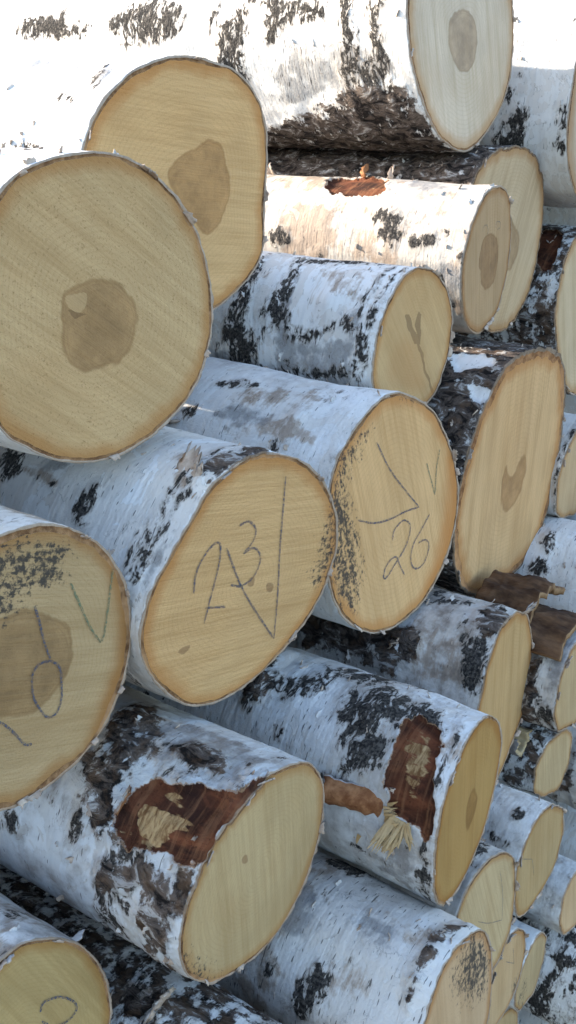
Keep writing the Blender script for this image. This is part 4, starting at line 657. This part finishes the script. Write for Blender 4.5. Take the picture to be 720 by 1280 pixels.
flap('L4', (84.9, 0.212), width=.010, length=.036, direction=-.4, lift=1.0, bend=3.4, name='bark_flap', jag=.3)
flap('L4', (85.2, 0.464), width=.030, length=.02, direction=.2, lift=.4, bend=1.4, name='bark_flap', jag=.6)
flap('L8', (117.6, 0.047), width=.034, length=.040, direction=math.pi, lift=.08, bend=.35, name='bark_flap', outer=M_TANPAPER, jag=.3)
flap('L8', (118.1, 0.026), width=.016, length=.024, direction=math.pi, lift=.15, bend=.8, name='bark_flap', outer=M_TANPAPER, jag=.4, seed=2)
flap('L12', (37.4, 0.013), width=.010, length=.018, direction=math.pi, lift=.7, bend=.4, name='bark_flap', jag=.4)
flap('L37', (97.3, 0.138), width=.06, length=.030, direction=-math.pi / 2, lift=.5, bend=1.3, name='bark_flap', jag=.4)
flap('L7', (134.1, 0.307), width=.03, length=.03, direction=.2, lift=.2, bend=1.6, name='bark_flap', jag=.5)
flap('L15', (134.4, 0.16), width=.02, length=.03, direction=-math.pi / 2, lift=.4, bend=1.0, name='bark_flap', outer=M_TANPAPER, jag=.6)
flap('L15', (63.7, 0.006), width=.02, length=.022, direction=-math.pi / 2, lift=.5, bend=1.2, name='bark_flap', jag=.5)
# small curls of papery bark
for key, L in LOGS.items():
    if key[0] == 'F': continue
    rs = np.random.RandomState(500 + int(key[1:]))
    for k in range(16 if L.rm > .1 else 6):
        th = rs.uniform(70, 205); sp = rs.uniform(.01, .34) ** 1.2
        curl(L, th, sp, rs.uniform(.005, .016), rs.uniform(.004, .011), rs.choice([-1, 1]) * math.pi / 2 + rs.uniform(-.5, .5), rs.uniform(.15, .6), rs.uniform(.6, 2.2), thick=.0007, seed=k,
             outer=M_PAPER if rs.rand() < .6 else M_TANPAPER)

# frayed bark chips on the sawn edge
for key, L in LOGS.items():
    if key[0] == 'F' or L.rm < .08: continue
    rs = np.random.RandomState(900 + int(key[1:]))
    for k in range(6):
        th = rs.uniform(-150, 200)
        curl(L, th, .002, rs.uniform(.008, .022), rs.uniform(.003, .007), -math.pi / 2 + rs.uniform(-.4, .4), rs.uniform(.1, .6), rs.uniform(.2, 1.4), thick=.0012, seed=50 + k,
             outer=M_PAPER if rs.rand() < .35 else M_TANPAPER, inner=M_TANPAPER, name='bark_chip', sink=.003)

# ------------------------------------------------------------------ loose bark between the logs
def shell(name, label, c, r, a0, a1, length, thick, mats, yaw=0.0, pitch=0.0, seed=0, wav=.15, cat='bark piece'):
    nu, nv = 40, 44
    a = np.radians(np.linspace(a0, a1, nv)); l = np.linspace(0, length, nu)
    Lg, An = np.meshgrid(l, a, indexing='ij'); Lg = Lg.ravel(); An = An.ravel()
    q = np.c_[np.cos(An) * 3, Lg * 14, np.sin(An) * 3] + seed
    rr = r * (1 + wav * fbm(q, 4)) + .004 * fbm(q * 5, 3)
    e = .020 * fbm(np.c_[An * 2.2, 0 * An, 0 * An] + seed + .37, 4, .45)
    Lg2 = Lg + e * (1 - Lg / length)
    top = np.c_[np.cos(An) * rr, Lg2, np.sin(An) * rr]
    t2 = thick * (1 + .4 * fbm(q * 2, 2))
    bot = np.c_[np.cos(An) * (rr - t2), Lg2, np.sin(An) * (rr - t2)]
    qd = grid_quads(nu, nv); k = nu * nv
    F = [tuple(x[::-1]) for x in qd] + [tuple(x + k) for x in qd]; mi = [0] * len(qd) + [1] * len(qd)
    ring = [(0, x) for x in range(nv)] + [(x, nv - 1) for x in range(1, nu)] + [(nu - 1, x) for x in range(nv - 2, -1, -1)] + [(x, 0) for x in range(nu - 2, 0, -1)]
    for i in range(len(ring)):
        i0 = ring[i][0] * nv + ring[i][1]; b = ring[(i + 1) % len(ring)]; i1 = b[0] * nv + b[1]
        F.append((i0, i1, i1 + k, i0 + k)); mi.append(1)
    o = mesh(name, np.vstack([top, bot]), F, mats, None, None, True, mi)
    o.location = c; o.rotation_euler = (pitch, 0, yaw)
    o['label'] = label; o['category'] = cat
    return o
M_TANBARK = simple('tan_inner_bark', (.36, .22, .11), (.17, .085, .04), 30, stretch=(1, .3, 1), bump=.8, dist=.004)
M_PALEWOOD = simple('pale_torn_wood', (.58, .46, .28), (.36, .25, .13), 40, stretch=(1, .3, 1))
M_GREYBARK = simple('grey_bark', (.30, .27, .25), (.13, .11, .10), 50)
shell('bark_sheet', 'dark brown torn bark sheet on top of the grey log, upper of the two', (1.535, .540, EYE - .865), .096, 40, 150, .11, .012, [M_BROWN, M_TANBARK], seed=3, wav=.34)
shell('bark_sheet', 'tan-edged torn bark sheet resting on the grey log, lower of the two', (1.502, .474, EYE - .905), .106, 30, 138, .17, .012, [M_BROWN, M_TANBARK], seed=9, wav=.20)
shell('bark_curl', 'small trough of grey bark with pale torn rim beside the split end', (1.416, 0.515, 0.847), .030, 150, 370, .16, .008, [M_GREYBARK, M_PALEWOOD], seed=5, wav=.3)
